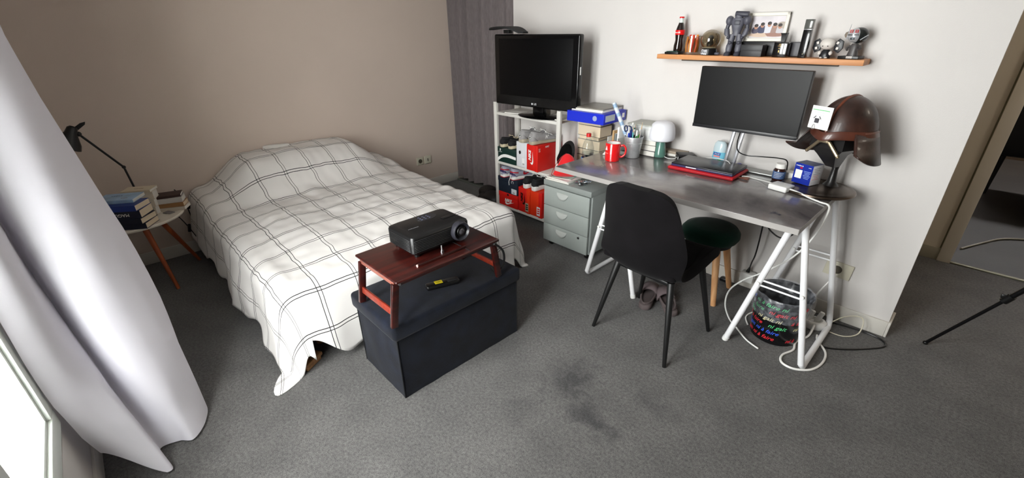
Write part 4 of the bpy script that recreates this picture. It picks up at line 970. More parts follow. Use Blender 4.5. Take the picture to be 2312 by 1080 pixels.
g = G(); g.tube([(.04, -.005, .006), (.075, -.02, .004), (.11, .0, .003), (.125, .03, .016), (.14, .0, .024), (.165, -.05, .003), (.185, -.075, .0022), (.2, -.11, .0026)], .0024, smooth=6); g.obj('lamp_cord', white, t)
# stack behind the pot
zz = D
for k, (w, d, h, c, pg, lab) in enumerate(((.21, .15, .032, 'cov_dark', wpages, 'dark covered book lowest in the stack behind the pencil bucket'), (.20, .145, .034, 'cov_grey', wpages, 'grey covered book second in the stack behind the pencil bucket'), (.185, .14, .028, 'cov_cream', wpages, 'white paperback in the middle of the stack behind the pencil bucket'))):
    book('book', lab, (-1.485, 2.615, zz), R(180+3*k), w, d, h, MATS[c], pg, soft=True); zz += h+.0006
t = T('white_box', 'white lidded storage box under the grey folder behind the pencil bucket', 'box', (-1.48, 2.615, zz), R(2))
g = G(); g.box((0, 0, .035), (.19, .15, .07), .003); g.obj('body', M('box_white', (214, 216, 214), .6), t)
g = G(); g.box((0, 0, .077), (.196, .156, .02), .003); g.obj('lid', M('box_white', (0, 0, 0)), t); zz += .088
t = T('grey_folder', 'flat light grey folder lying on the white box behind the pens', 'folder', (-1.475, 2.615, zz), R(2)); g = G(); g.box((0, 0, .004), (.23, .17, .008), .002); g.obj('cover', M('folder_grey', (176, 178, 170), .5), t)
g = G(); g.box((0, -.0795, .004), (.2, .002, .005)); g.obj('sheets', wpages, t)
t = T('magazine_holder', 'open white magazine holder standing between the book stack and pencil bucket', 'magazine holder', (-1.655, 2.59, D), R(-4))
mhm = M('holder_white', (214, 216, 212), .5)
g = G(); g.box((0, 0, .002), (.085, .21, .004)); g.box((-.0405, 0, .045), (.004, .21, .09)); g.box((.0405, 0, .045), (.004, .21, .09)); g.box((0, .103, .06), (.085, .004, .12)); g.obj('shell', mhm, t)
g = G(); g.box((0, -.104, .018), (.085, .003, .036)); g.obj('front_lip', mhm, t)
for k, (x, h, c, lab) in enumerate(((-.024, .125, M('cov_wood', (178, 146, 104), .5), 'tan notebook standing in the white magazine holder'), (-.006, .105, MATS['cov_grey'], 'grey notebook standing in the white magazine holder'), (.014, .15, M('cov_white', (226, 226, 224), .5), 'tall white paper block standing in the magazine holder'))):
    t2 = T('notebook', lab, 'notebook', (-1.655+x, 2.60, D+.0045), R(-4)); g = G(); g.box((0, 0, h/2), (.014, .16, h), .001); g.obj('cover', c, t2); g = G(); g.box((0, 0, h/2+.001), (.010, .157, h), .0005); g.obj('pages', wpages, t2)
t = T('white_papers', 'white papers lying on the desk left edge behind the red mug', 'papers', (-1.60, 2.42, D), R(10))
for j in range(3):
    g = G(); g.box((.004*j, .003*j, .003+.006*j), (.12, .08, .0055), .0005); g.obj('sheet', wpages if j < 2 else paper, t)
t = T('notepad', 'low pile of paper pads on the desk beside the green lamp foot', 'notepad', (-1.31, 2.672, D), R(4))
for j in range(2):
    g = G(); g.box((0, .003*j, .008+.016*j), (.17-.02*j, .07, .0155), .001); g.obj('pad', (wpages, M('pad_brown', (150, 136, 120), .6))[j], t)
t = T('wallet', 'black leather wallet lying on the desk beside the lamp', 'wallet', (-1.225, 2.64, D), R(38))
lea = M('black_leather', (22, 22, 25), .42, bump=.3, bscale=120)
for j in range(2):
    g = G(); g.box((0, 0, .009+.0165*j), (.10, .085, .016), .006, seg=3); g.obj('flap', lea, t)
t = T('floss_container', 'clear and light blue mouth rinse cup with a blue label behind the laptop', 'container', (-1.03, 2.665, D), R(-8)); t.scale = (1.05,)*3
lb_ = M('gel_blue', (120, 196, 222), .2, coat=.4)
g = G(); g.lathe([(0, 0), (.030, 0), (.036, .01), (.038, .04), (.036, .072), (0, .074)], n=32, sy=.62); g.obj('base', lb_, t)
g = G(); g.lathe([(.036, .072), (.0375, .09), (.034, .115), (.022, .13), (0, .134)], n=32, sy=.62); g.obj('lid', M('cap_clear', (196, 214, 220), .2, coat=.5), t)
g = G(); g.box((0, -.0235, .062), (.04, .002, .014), .0008); lb = g.obj('label', M('oral_blue', (20, 60, 150), .4), t); text('Oral-B', .011, white, lb, TR(0, -.0248, .062) @ FRONT)
g = G(); g.box((0, -.0232, .048), (.036, .002, .008)); g.obj('red_stripe', M('stripe_pink', (226, 130, 130), .4), t)
g = G(); g.ball((.016, -.021, .028), .011, 12, (1, .35, .8)); g.obj('mint_mark', M('mint_green', (40, 160, 80), .4), t)
# monitor
t = T('monitor', 'large black flat monitor on a slim silver stand at the back of the desk', 'monitor', (-.888, 2.61, D), R(-1))
g = G(); g.box((.06, .048, .004), (.26, .085, .008), .002); g.obj('base', M('stand_silver', (150, 152, 150), .35, .7), t)
sv = M('stand_pole', (200, 202, 208), .3, .5)
for x in (-.024, .024):
    g = G(); g.box((-.055+x, .02, .11), (.016, .02, .205), .003, mt=RY(6)); g.obj('pole', sv, t)
g = G(); g.box((-.038, .022, .30), (.06, .02, .19), .003); g.box((-.035, .005, .36), (.1, .03, .1), .004); g.obj('mount', sv, t)
MWd, MHt, mz = .545, .325, .225
g = G(); g.box((-.005, -.05, mz+MHt/2), (MWd, .032, MHt), .004); g.obj('housing', M('monitor_black', (24, 24, 26), .4), t)
g = G(); g.box((-.005, -.0668, mz+MHt/2+.008), (MWd-.006, .001, MHt-.022)); g.obj('screen', M('monitor_screen', (7, 7, 8), .38, spec=.22), t)
g = G(); g.box((-.005, -.0675, mz+.009), (MWd, .004, .018), .001); g.obj('chin', M('monitor_chin', (30, 30, 33), .35), t)
g = G(); g.tube([(-.91, 2.60, DZ+.24), (-.91, 2.575, DZ+.17), (-.895, 2.57, DZ+.12), (-.85, 2.585, DZ+.10), (-.78, 2.60, DZ+.103), (-.70, 2.63, DZ+.103), (-.665, 2.65, DZ+.09), (-.66, 2.665, DZ+.04), (-.66, 2.674, DZ+.006)], .0032, smooth=7)
tag(g.obj('monitor_cable', black), 'black cable looping from the monitor down behind the pill bottle', 'cable')
# laptop on red sleeve
t = T('laptop_sleeve', 'red padded laptop sleeve lying flat under the dark laptop', 'sleeve', (-1.015, 2.495, D), R(2))
g = G(); g.box((0, 0, .009), (.37, .235, .018), .008, seg=3); g.obj('sleeve_body', M('sleeve_red', (196, 20, 36), .6, bump=.3, bscale=300), t)
g = G(); g.box((0, 0, .009), (.373, .238, .002), .0008); g.obj('zip', M('zip_dark', (120, 14, 24), .5), t)
g = G(); g.prism([(0, 0), (.05, -.012), (.056, .004), (.03, .012), (.05, .03), (.03, .03), (.01, .01)], .004, TR(.185, -.04, .004)); g.obj('copper_tab', M('copper', (150, 84, 60), .35, .6), t)
t = T('laptop', 'closed dark blue-black laptop lying on its red sleeve', 'laptop', (-1.015, 2.505, D+.0185), R(2))
g = G(); g.box((0, 0, .006), (.345, .22, .012), .003); g.obj('base', M('laptop_violet', (52, 52, 92), .35), t)
g = G(); g.box((0, 0, .0155), (.345, .22, .007), .003); g.obj('lid', M('laptop_black', (26, 27, 32), .3, var=.3, vscale=8), t)
g = G(); g.box((-.055, -.1103, .007), (.06, .001, .005)); g.obj('sticker', white, t)
# bottle cap
g = G(); g.lathe([(0, 0), (.016, 0), (.017, .002), (.0165, .018), (.012, .022), (0, .022)], n=24); o = tag(g.obj('bottle_cap', M('cap_cobalt', (26, 30, 170), .35)), 'cobalt blue round cap lying on the monitor base', 'cap'); o.location = (-.90, 2.645, D+.0085)
g = G(); g.tube([(-1.17, 2.64, D+.003), (-1.12, 2.635, D+.02), (-1.06, 2.635, D+.036), (-.99, 2.63, D+.04), (-.95, 2.61, D+.04), (-.92, 2.57, D+.034), (-.90, 2.545, D+.0305)], .0026, smooth=6)
tag(g.obj('white_cable', white), 'thin white cable curving over the desk behind the laptop', 'cable')
# white charger with cables
t = T('power_adapter', 'white square laptop power adapter lying on the right of the desk', 'adapter', (-.605, 2.425, D), R(-12)); t.scale = (1.08, 1.08, 1)
g = G(); g.box((0, 0, .014), (.085, .075, .028), .006, seg=3); g.obj('brick', white, t)
g = G(); g.tube([(-.04, .02, .014), (-.08, .03, .01), (-.13, .05, .003), (-.2, .045, .003), (-.215, .03, .003)], .0028, smooth=6); g.obj('output_cable', white, t)
g = G(); g.tube([(.042, -.005, .016), (.09, -.01, .012), (.14, -.02, .005), (.19, -.035, .0045), (.232, -.05, .004), (.25, -.09, -.03), (.245, -.13, -.12), (.20, -.16, -.24), (.11, -.17, -.36), (.02, -.17, -.46), (-.04, -.16, -.56), (-.05, -.15, -.66), (-.02, -.14, -.738), (.05, -.18, -.74), (.13, -.22, -.745), (.2, -.235, -.745)], .004, smooth=7); g.obj('mains_cable', white, t)
# pill bottle, blue box
amb = M('amber_plastic', (44, 18, 14), .2, coat=.5)
t = T('pill_bottle', 'dark amber supplement jar with white lid and blue label on the desk', 'jar', (-.668, 2.575, D), R(8)); t.scale = (1.12,)*3
g = G(); g.lathe([(0, 0), (.024, 0), (.027, .004), (.027, .05), (.020, .062), (.0, .062)], n=30); g.obj('jar_body', amb, t)
g = G(); g.lathe([(0, .06), (.0215, .06), (.022, .063), (.022, .079), (.020, .081), (0, .081)], n=30); g.obj('lid', cer, t)
g = G(); g.lathe([(.0273, .012), (.0275, .014), (.0275, .045), (.0273, .047)], n=30); lb = g.obj('label', M('label_steelblue', (70, 96, 140), .5), t)
for k in range(4):
    g = G(); g.tube([(.0278*math.cos(R(a)), .0278*math.sin(R(a)), .019+.007*k) for a in range(-130, -60+10*k, 10)], .0008, 4); g.obj('print_line', white, lb)
t = T('cream_box', 'low white carton behind the amber jar against the wall', 'box', (-.655, 2.655, D), R(-8)); g = G(); g.box((0, 0, .018), (.10, .06, .036), .002); g.obj('carton', M('carton_white', (232, 230, 224), .6), t)
g = G(); g.box((0, 0, .0365), (.10, .06, .0012), .0003); g.obj('flap', M('carton_white', (0, 0, 0)), t)
bx = M('med_blue', (18, 42, 148), .35); 
t = T('medicine_box', 'blue and white medicine carton standing on the round metal stand base', 'box', (-.535, 2.545, D+.0245), R(-19))
g = G(); g.box((0, 0, .05), (.092, .08, .10), .0012); g.obj('carton', M('med_white', (232, 232, 236), .5), t)
g = G(); g.box((0, -.0404, .05), (.0915, .0008, .0995)); fr = g.obj('front_panel', bx, t)
g = G(); g.box((0, 0, .1003), (.0915, .0795, .0008)); g.obj('top_panel', M('med_blue2', (30, 52, 110), .35, var=.3, vscale=40), t)
g = G(); g.box((-.02, -.0412, .047), (.034, .0008, .042)); g.obj('print_white', white, fr)
text('~~~~~', .014, white, fr, TR(-.022, -.0412, .088) @ FRONT); text('~~~', .009, white, fr, TR(.03, -.0412, .086) @ FRONT)
g = G(); g.box((-.012, -.0412, .079), (.012, .0008, .007)); g.obj('print_red', redc, fr)
for k in range(6):
    g = G(); g.box((.022, -.0412, .066-.007*k), (.036-.006*(k % 3), .0008, .0022)); g.obj('print_line', M('print_pale', (150, 170, 220), .5), fr)
for k in range(7):
    g = G(); g.box((.0464, -.008+.003*(k % 2), .084-.009*k), (.0008, .05-.012*(k % 3), .0022)); g.obj('print_line', M('print_mid', (160, 160, 166), .5) if k < 4 else M('print_pink', (226, 150, 150), .5), t)

# ------------------------------------------------------------------ helmet on its stand
brz = M('bronze_dark', (92, 80, 70), .3, .9, var=.3, vscale=10); lthr = M('brown_leather', (48, 28, 22), .42, coat=.12, var=.6, vscale=14, bump=.35, bscale=45)
t = T('round_stand_base', 'round dark bronze stand with a short post carrying the brown helmet', 'stand', (-.478, 2.545, D))
g = G(); g.lathe([(0, .0), (.158, 0), (.163, .005), (.160, .013), (.150, .017), (.140, .015), (.125, .019), (0, .023)], n=64); g.obj('base_plate', brz, t)
g = G(); g.lathe([(0, .02), (.035, .02), (.02, .04), (.014, .10), (.02, .15), (0, .15)], (.04, .055, 0), 24); g.obj('post', M('stand_black', (22, 20, 20), .35), t)
h0 = T('helmet', 'brown leather ceremonial helmet with flared neck guard on the round stand', 'helmet', (-.43, 2.505, D+.30), R(-22))
# local front -y. dome
g = G(); g.lathe([(.1205*math.cos(R(a)), .162*math.sin(R(a))) for a in range(0, 90, 6)]+[(0, .162)], n=64, sx=.98, sy=1.06); dome = g.obj('dome', lthr, h0, smooth=80)
g = G(); g.tube([(0, -.128*math.cos(R(a)), .162*math.sin(R(a))+.0) for a in range(4, 150, 8)], .006, 8); g.obj('crest_seam', M('leather_seam', (104, 52, 34), .4), h0)
g = G(); rings = []
for i in range(49):
    a = -PI/2+(i-24)/24*R(112); r = 1+.10*math.exp(-((i-24)/5.)**2)
    c, s = math.cos(a), math.sin(a); zz_ = -.012*math.exp(-((i-24)/4.)**2)
    rings.append([(c*.118*r, s*.127*r, -.004+zz_), (c*.128*r, s*.138*r, -.012+zz_), (c*.130*r, s*.14*r, .0+zz_), (c*.121*r, s*.129*r, .024+zz_)])
g.loft(rings); g.obj('brow_band', M('leather_band', (78, 40, 28), .35, coat=.3, var=.2, vscale=12), h0, smooth=60)
g = G(); rings = []
for i in range(57):
    q = (i-28)/28; a = PI/2+q*R(128); c, s = math.cos(a), math.sin(a)
    e = abs(q)**6; low = -.125+.06*e; fl = .030+.055*e
    top_ = [(c*.119, s*.128, .018), (c*(.124+fl*.25), s*(.133+fl*.25), -.02), (c*(.128+fl*.55), s*(.136+fl*.55), -.065), (c*(.133+fl), s*(.14+fl), low)]
    rings.append(top_)
g.loft(rings, cap=False, closed=False); g.obj('neck_guard', lthr, h0, smooth=80, solid=.006)
g = G(); g.tube([((.119+.003)*math.cos(R(a)), (.128+.003)*math.sin(R(a)), .016) for a in range(-20, 201, 10)], .003, 6); g.obj('rim_line', M('leather_seam', (0, 0, 0)), h0)
# dark support block beneath with two bronze braces
sbk = M('stand_black', (0, 0, 0))
g = G(); g.loft([[(-.07, -.09, -.015), (.07, -.09, -.015), (.08, .04, -.01), (-.08, .04, -.01)], [(-.078, -.10, -.065), (.078, -.10, -.065), (.07, .02, -.07), (-.07, .02, -.07)], [(-.045, -.08, -.10), (.045, -.08, -.10), (.04, .01, -.10), (-.04, .01, -.10)], [(-.02, -.03, -.16), (.02, -.03, -.16), (.02, .01, -.16), (-.02, .01, -.16)]]); g.obj('support_block', sbk, h0, smooth=30)
for s in (-1, 1):
    g = G(); g.tube([(s*.014, -.118, -.03), (s*.024, -.118, -.034), (s*.07, -.112, -.085)], .008, 8); g.obj('brace', M('brass_worn', (140, 126, 104), .35, .7), h0)
    g = G(); g.ball((s*.073, -.112, -.088), .008, 10); g.obj('brace_end', M('brass_worn', (0, 0, 0)), h0)
g = G(); g.box((0, -.12, -.03), (.038, .014, .014), .003); g.obj('cross_piece', M('brass_worn', (0, 0, 0)), h0)
# paper note on the helmet held by a binder clip
t = T('paper_note', 'white printed note with a green line clipped to the front of the brown helmet', 'note', (-.510, 2.372, D+.372), R(-20))
t.rotation_euler[1] = R(1)
g = G(); g.box((0, 0, 0), (.092, .0012, .098)); g.obj('sheet', white, t)
g = G(); g.box((-.004, -.001, .032), (.076, .0006, .003)); g.obj('green_line', M('line_green', (90, 190, 110), .5), t)
for k in range(4):
    g = G(); g.box((-.012+.006*(k % 2), -.001, .022-.011*k), (.05-.012*(k % 2), .0006, .0016)); g.obj('print_line', M('print_soft', (186, 190, 196), .5), t)
g = G(); g.box((-.012, -.0012, -.014), (.02, .0008, .02)); g.prism([(-.018, .0), (-.014, 0), (-.006, .012), (-.01, .012)], .0008, TR(-.012, -.001, -.006) @ FRONT); g.prism([(.018, .0), (.014, 0), (.006, .012), (.01, .012)], .0008, TR(-.012, -.001, -.006) @ FRONT); g.obj('picture', M('picture_dark', (60, 58, 64), .6), t)
g = G(); g.tube([(-.02, -.004, -.03), (-.024, -.006, -.046), (-.018, -.007, -.052), (-.012, -.006, -.046), (-.016, -.004, -.03)], .0014, 6, smooth=5); g.obj('clip', steel, t)

# ------------------------------------------------------------------ chair, stool, slippers
vb = M('black_velvet', (12, 10, 12), .95, sheen=.03, var=.4, vscale=7, spec=.15)
t = T('desk_chair', 'black velvet shell chair on four black tapered legs in front of the desk', 'chair', (-.925, 1.90, 0), R(-3))
prof = [(.235, .425, .19), (.22, .452, .205), (.12, .452, .222), (.0, .44, .232), (-.10, .432, .235), (-.17, .442, .235), (-.215, .48, .236), (-.237, .55, .234), (-.25, .63, .226), (-.262, .71, .212), (-.274, .78, .196), (-.284, .84, .172), (-.288, .872, .13), (-.289, .884, .07)]
rows = []
PR = catmull([(a, b, c) for a, b, c in prof], 4); NU = 22
for i, p in enumerate(PR):
    y, z, w = p; v = i/(len(PR)-1); row = []
    for j in range(NU+1):
        u = -1+2*j/NU; x = w*math.sin(u*PI/2)*1.0 if v > .9 else w*u
        cv = (abs(x)/.235)**2.4; back = sst(.35, .6, v)
        row.append((x*.92, y+cv*.085*back, z+cv*.045*(1-back)*sst(0, .15, v)))
    rows.append(row)
g = G(); g.loft(rows, cap=False, closed=False); sh = g.obj('shell', vb, t, smooth=80, solid=.045, soff=0)
md = sh.modifiers.new('b', 'BEVEL'); md.width = .018; md.segments = 4; md.limit_method = 'ANGLE'; md.angle_limit = R(50)
g = G(); g.box((0, -.02, .475), (.40, .40, .035), .017, seg=4); g.obj('seat_pad', vb, t, smooth=70)
g = G(); g.box((0, .0, .405), (.30, .30, .02), .004); g.obj('seat_frame', black, t)
for sx in (-1, 1):
    for sy in (-1, 1):
        g = G(); g.cyl((sx*.222, sy*.215, 0), (sx*.15, sy*.14, .415), .0095, .018, 16, bev=.002); g.obj('leg', M('leg_black', (18, 18, 18), .45), t)
t = T('stool', 'round stool with dark green velvet cushion and pale wooden legs under the desk', 'stool', (-.925, 2.485, 0), R(4))
g = G(); g.lathe([(0, .352), (.12, .352), (.152, .362), (.164, .385), (.162, .41), (.145, .432), (.10, .444), (0, .448)], n=48); g.obj('cushion', M('green_velvet', (10, 48, 36), .9, sheen=.12, spec=.2, var=.2, vscale=10), t)
g = G(); g.lathe([(0, .332), (.13, .332), (.13, .352), (0, .352)], n=40); g.obj('base_ring', blackm, t)
pw = wood('beech', (206, 150, 102), (226, 176, 126), .45, (20, 20, 2))
for a in (45, 135, 225, 315):
    c, s = math.cos(R(a)), math.sin(R(a)); g = G(); g.cyl((c*.192, s*.192, 0), (c*.105, s*.105, .345), .015, .022, 18, bev=.002); g.obj('leg', pw, t)
def slipper(label, loc, rz):
    t = T('slipper', label, 'slipper', loc, R(rz)); ta = M('slipper_taupe', (84, 74, 74), .8); 
    rg = []
    for a, w, z in ((0, .018, .03), (.03, .032, .034), (.12, .038, .034), (.3, .037, .03), (.45, .035, .028), (.62, .043, .027), (.8, .049, .026), (.92, .040, .027), (.98, .024, .027), (1, .01, .024)):
        rg.append([(w*math.copysign(abs(math.cos(2*PI*k/20))**.6, math.cos(2*PI*k/20)), a*.285, z/2+z/2*math.copysign(abs(math.sin(2*PI*k/20))**.5, math.sin(2*PI*k/20))) for k in range(20)])
    g = G(); g.loft(rg); g.obj('sole', ta, t, smooth=60)
    g = G(); g.tube([(.04*math.sin(a), .142-.125*math.cos(a), .036) for a in [PI*2*k/24 for k in range(24)]], .006, 8, closed=True); g.obj('footbed_rim', ta, t)
    rg = []
    for i in range(13):
        a = PI*i/12; rg.append([(math.cos(a)*.052, y, .012+math.sin(a)*h) for y, h in ((.145, .052), (.19, .062), (.235, .05))])
    g = G(); g.loft(rg, cap=False, closed=False); g.obj('strap', M('slipper_strap', (96, 84, 86), .8), t, smooth=80, solid=.010)
    return t
slipper('taupe foam slipper with arched strap, left one behind the chair legs', (-1.045, 2.03, 0), 20)
slipper('taupe foam slipper with arched strap, right one near the stool leg', (-.895, 2.085, 0), 42)

# ------------------------------------------------------------------ waste bin with lettering and liner
t = T('waste_bin', 'black waste bin printed with coloured handwriting, clear bag over its rim', 'bin', (-.44, 2.33, 0))
R0, SL = .112, .07
g = G(); g.lathe([(0, 0), (.108, 0), (.112, .004), (.112+SL*.255, .257), (.112+SL*.26+.002, .262), (.112+SL*.255-.004, .258), (.106, .006), (0, .005)], n=56); g.obj('bucket', M('bin_black', (10, 10, 12), .2, coat=.4), t)
INK = {'r': (226, 50, 62), 'g': (90, 200, 130), 'b': (60, 100, 226), 'y': (214, 206, 160), 'w': (220, 220, 226)}
for z, seq in ((.036, [('ni à ', 'r'), ('gait ni à faire ', 'r'), ('ni à', 'r')]), (.074, [('ni ', 'y'), ('ni gait ni à faire ', 'b')]), (.112, [('ni à ', 'r'), ('à faire ', 'r'), ('ni gait ', 'g'), ('ni', 'y')]), (.150, [('à faire ', 'g'), ('ni gait ni ', 'y'), ('à faire', 'r')]), (.192, [('ni à ', 'w'), ('faire ', 'g'), ('ni gait ni', 'r')]), (.228, [('gait ', 'b'), ('ni à faire ni ', 'g'), ('gait', 'r')])):
    ang = R(-198)+z*2
    for s_, c in seq:
        wdt = len(s_)*.0136
        text(s_, .032, M('ink_'+c, INK[c], .4), t, None, cyl=(R0+.0002, SL, ang, z), shear=.35, bold=.0001, align='LEFT'); ang += wdt/R0
lin_ = film('bin_liner', (226, 230, 240), .13)
g = G(); rings = []
for (r, z) in ((.090, .11), (.100, .17), (.115, .245), (.133, .270), (.1385, .262), (.1385, .235), (.135, .20), (.1325, .165), (.1345, .150)):
    rings.append([((r+.0035*math.sin(k*1.1+z*30)*(.5+.5*math.sin(k*.37)))*math.cos(2*PI*k/72), (r+.0035*math.sin(k*1.1+z*30))*math.sin(2*PI*k/72), z+.0025*math.sin(k*.8)+.003*math.sin(k*.31)) for k in range(72)])
g.loft(rings, cap=False); g.obj('bin_liner', lin_, t, smooth=80)
t = T('crumpled_tissue', 'crumpled dark and white rubbish inside the lined waste bin', 'rubbish', (-.43, 2.33, .03))
g = G(); o_ = bmesh.new(); bmesh.ops.create_icosphere(o_, subdivisions=3, radius=.06)
for v in o_.verts: v.co *= 1+.35*noise.noise(v.co*40)
g.merge(o_, TR(0, 0, .06)); g.obj('paper_ball', M('rubbish', (96, 92, 88), .8), t, smooth=0)

# ------------------------------------------------------------------ sockets, plug adapter, cables below the desk
t = T('wall_socket', 'large tilted cream socket plate on the wall behind the right trestle', 'socket', (-.305, YB, .295))
g = G(); g.box((0, -.005, 0), (.125, .010, .088), .003, mt=RY(4)); g.obj('plate', plate, t)
g = G(); g.lathe([(.023, 0), (.023, .004), (.019, .004), (.019, .0005), (0, .0005)], (-.005, -.010, 0), 26, RX(90)); g.obj('recess', MATS['socket_dark'], t)
t = T('plug_adapter', 'white cube plug adapter on the baseboard with a black plug on top', 'adapter', (-.722, 2.675, .065))
g = G(); g.box((0, 0, .03), (.075, .05, .06), .004); g.obj('cube', white, t)
g = G(); g.box((-.03, .0, -.008), (.014, .014, .03), .003, mt=RY(-10)); g.obj('white_plug', white, t)
g = G(); g.tube([(-.005, 0, .062), (.0, 0, .095)], .012, 12, r1=.005); g.tube([(.0, 0, .095), (.012, -.03, .15), (.03, -.07, .21), (.038, -.09, .30), (.04, -.1, .42), (.045, -.1, .50), (.06, -.1, .58), (.06, -.1, .645)], .0042, 8, smooth=6); g.obj('black_cord', black, t)
g = G(); g.tube([(-.70, 2.58, DZ-.032), (-.69, 2.57, .60), (-.655, 2.555, .50), (-.61, 2.55, .462), (-.57, 2.55, .452), (-.535, 2.55, .475), (-.505, 2.55, .54), (-.50, 2.56, DZ-.032)], .0042, smooth=6)
tag(g.obj('hanging_cable', black), 'black cable loop hanging under the right end of the desk', 'cable')
t = T('power_strip', 'round white multi-socket with plugged white connectors on the carpet behind the bin', 'power strip', (-.315, 2.55, 0), R(20))
g = G(); g.lathe([(0, 0), (.040, 0), (.044, .006), (.044, .038), (.038, .046), (.03, .046), (.028, .03), (0, .03)], n=36, sx=1.4); g.obj('block', cer, t)
for x in (-.022, .02):
    g = G(); g.box((x, 0, .065), (.024, .02, .07), .006, mt=RY(14)); g.obj('plug', white, t)
g = G(); g.tube([(-.30, 2.685, .275), (-.315, 2.66, .25), (-.345, 2.63, .17), (-.36, 2.60, .11), (-.345, 2.57, .085)], .004, smooth=6)
tag(g.obj('strip_cable', cer), 'white cable dropping from the wall socket to the multi-socket', 'cable')
g = G(); g.tube([(-.30, 2.50, .04), (-.30, 2.42, .012), (-.33, 2.33, .006), (-.32, 2.25, .006), (-.345, 2.17, .006), (-.33, 2.11, .006), (-.275, 2.10, .006), (-.215, 2.15, .006), (-.19, 2.24, .006), (-.20, 2.34, .006), (-.255, 2.42, .006), (-.27, 2.47, .006)], .0055, smooth=7)
tag(g.obj('floor_cable', cer), 'thick white cable looped on the carpet around the trestle foot', 'cable')
g = G(); g.tube([(-.49, 2.62, .0045), (-.53, 2.53, .0045), (-.585, 2.46, .0045), (-.60, 2.38, .0045), (-.565, 2.31, .0045)], .0042, smooth=7)
tag(g.obj('floor_cable', cer), 'white cable curving on the carpet left of the waste bin', 'cable')
g = G(); g.tube([(-.35, 2.60, .005), (-.28, 2.58, .005), (-.2, 2.63, .08), (-.13, 2.66, .09), (-.12, 2.62, .02), (-.17, 2.56, .005), (-.25, 2.55, .005)], .003, smooth=7)
tag(g.obj('thin_cable', M('cable_beige', (206, 200, 180), .5)), 'thin beige cable standing in a loop against the wall by the trestle', 'cable')
g = G(); g.tube([(-.25, 2.66, .005), (-.16, 2.675, .005), (-.08, 2.68, .005), (-.02, 2.66, .005), (-.005, 2.61, .005), (-.05, 2.54, .005), (-.12, 2.46, .005), (-.19, 2.40, .005), (-.235, 2.385, .005)], .0042, smooth=7)
tag(g.obj('black_floor_cable', black), 'black cable looping on the carpet to the end of the desk wall', 'cable')
g = G(); g.box((-.85, 2.685, .014), (.06, .03, .025), .006); tag(g.obj('black_connector', black), 'small black connector lying at the baseboard behind the stool', 'connector')

# ------------------------------------------------------------------ tripod leg at the right
t = T('tripod', 'black tripod with slim silver-edged leg reaching into the doorway floor at right', 'tripod', (.62, 2.58, 0))
A = Vector((.135-.62, 2.785-2.58, .008)); B_ = Vector((0, 0, 1.08))
for q, sc in (((-.485, .205), 1), ((.42, .33), 1), ((.1, -.5), 1)):
    a = Vector((q[0], q[1], .012)); m1 = a+(B_-a)*.36
    g = G(); g.tube([a, m1], .0075, 10); lg = g.obj('leg', M('tripod_black', (20, 20, 22), .25, .4), t)
    g = G(); g.tube([m1-(B_-a)*.02, B_], .0105, 10); g.obj('leg_upper', MATS['tripod_black'], lg)
    g = G(); g.ball(a, .012, 12, (1, 1, .9)); g.obj('rubber_foot', black, lg)
    g = G(); g.cyl(m1-(B_-a)*.02, m1+(B_-a)*.015, .016, n=14); g.box(m1+Vector((-.016, 0, .004)), (.02, .014, .02), .004); g.obj('leg_clamp', black, lg)
g = G(); g.cyl((0, 0, 1.02), (0, 0, 1.12), .028, n=18); g.obj('hub', black, t)
g = G(); g.cyl((0, 0, .75), (0, 0, 1.42), .012, n=14); g.box((0, 0, 1.43), (.08, .06, .03), .005); g.obj('centre_column', black, t)

# ------------------------------------------------------------------ wall shelf and its things
SZ = 1.354; sx0, sx1 = -1.472, -.452
t = T('wall_shelf', 'oak floating shelf on the wall above the monitor', 'shelf', (0, 0, 0))
g = G(); g.box(((sx0+sx1)/2, 2.655, SZ-.0125), (sx1-sx0, .126, .025), .002); g.obj('board', wood('oak', (186, 124, 78), (208, 148, 98), .45, (2, 30, 30)), t)
g = G(); g.box((-.97, 2.712, SZ-.032), (.8, .014, .014)); g.obj('bracket_rail', M('rail_dark', (80, 70, 60), .6), t)
ZS = SZ+.0006
t = T('dark_tin', 'flat black tin with green lid under the cola bottle on the oak shelf', 'tin', (-1.392, 2.648, ZS))
g = G(); g.box((0, 0, .006), (.085, .08, .012), .003); g.obj('tin_base', black, t); g = G(); g.box((0, 0, .0135), (.07, .066, .004), .001); g.obj('lid', M('tin_green', (10, 60, 44), .35), t)
t = T('cola_bottle', 'glass cola bottle with red label and red cap at the left end of the shelf', 'bottle', (-1.374, 2.648, ZS+.016))
cola = M('cola_dark', (22, 8, 6), .08, coat=1); gls = M('clear_glass', (210, 222, 216), .08, coat=.6)
P_ = [(0, 0), (.024, 0), (.0265, .006), (.0265, .03), (.0225, .05), (.0215, .062), (.0255, .085), (.026, .105), (.022, .122), (.0145, .145), (.0125, .150)]
g = G(); g.lathe(P_+[(0, .150)], n=32); g.obj('bottle_body', cola, t)
g = G(); g.lathe([(.0125, .150), (.0115, .168), (.0118, .174), (0, .174)], n=28); g.obj('neck', gls, t)
g = G(); g.lathe([(0, .173), (.0138, .173), (.0138, .177), (.0125, .181), (0, .182)], n=21); g.obj('cap', redc, t)
g = G(); g.lathe([(.0258, .087), (.0264, .088), (.0266, .110), (.0258, .112)], n=32); lb = g.obj('label', M('cola_red', (214, 20, 24), .3), t)
text('Coca-Cola', .0085, white, lb, None, cyl=(.0268, 0, R(-100), .099), shear=.3, bold=.0003)
t = T('tumbler', 'clear glass tumbler filled with orange sticks beside the cola bottle', 'glass', (-1.288, 2.648, ZS)); t.scale = (1.15, 1.15, 1.0)
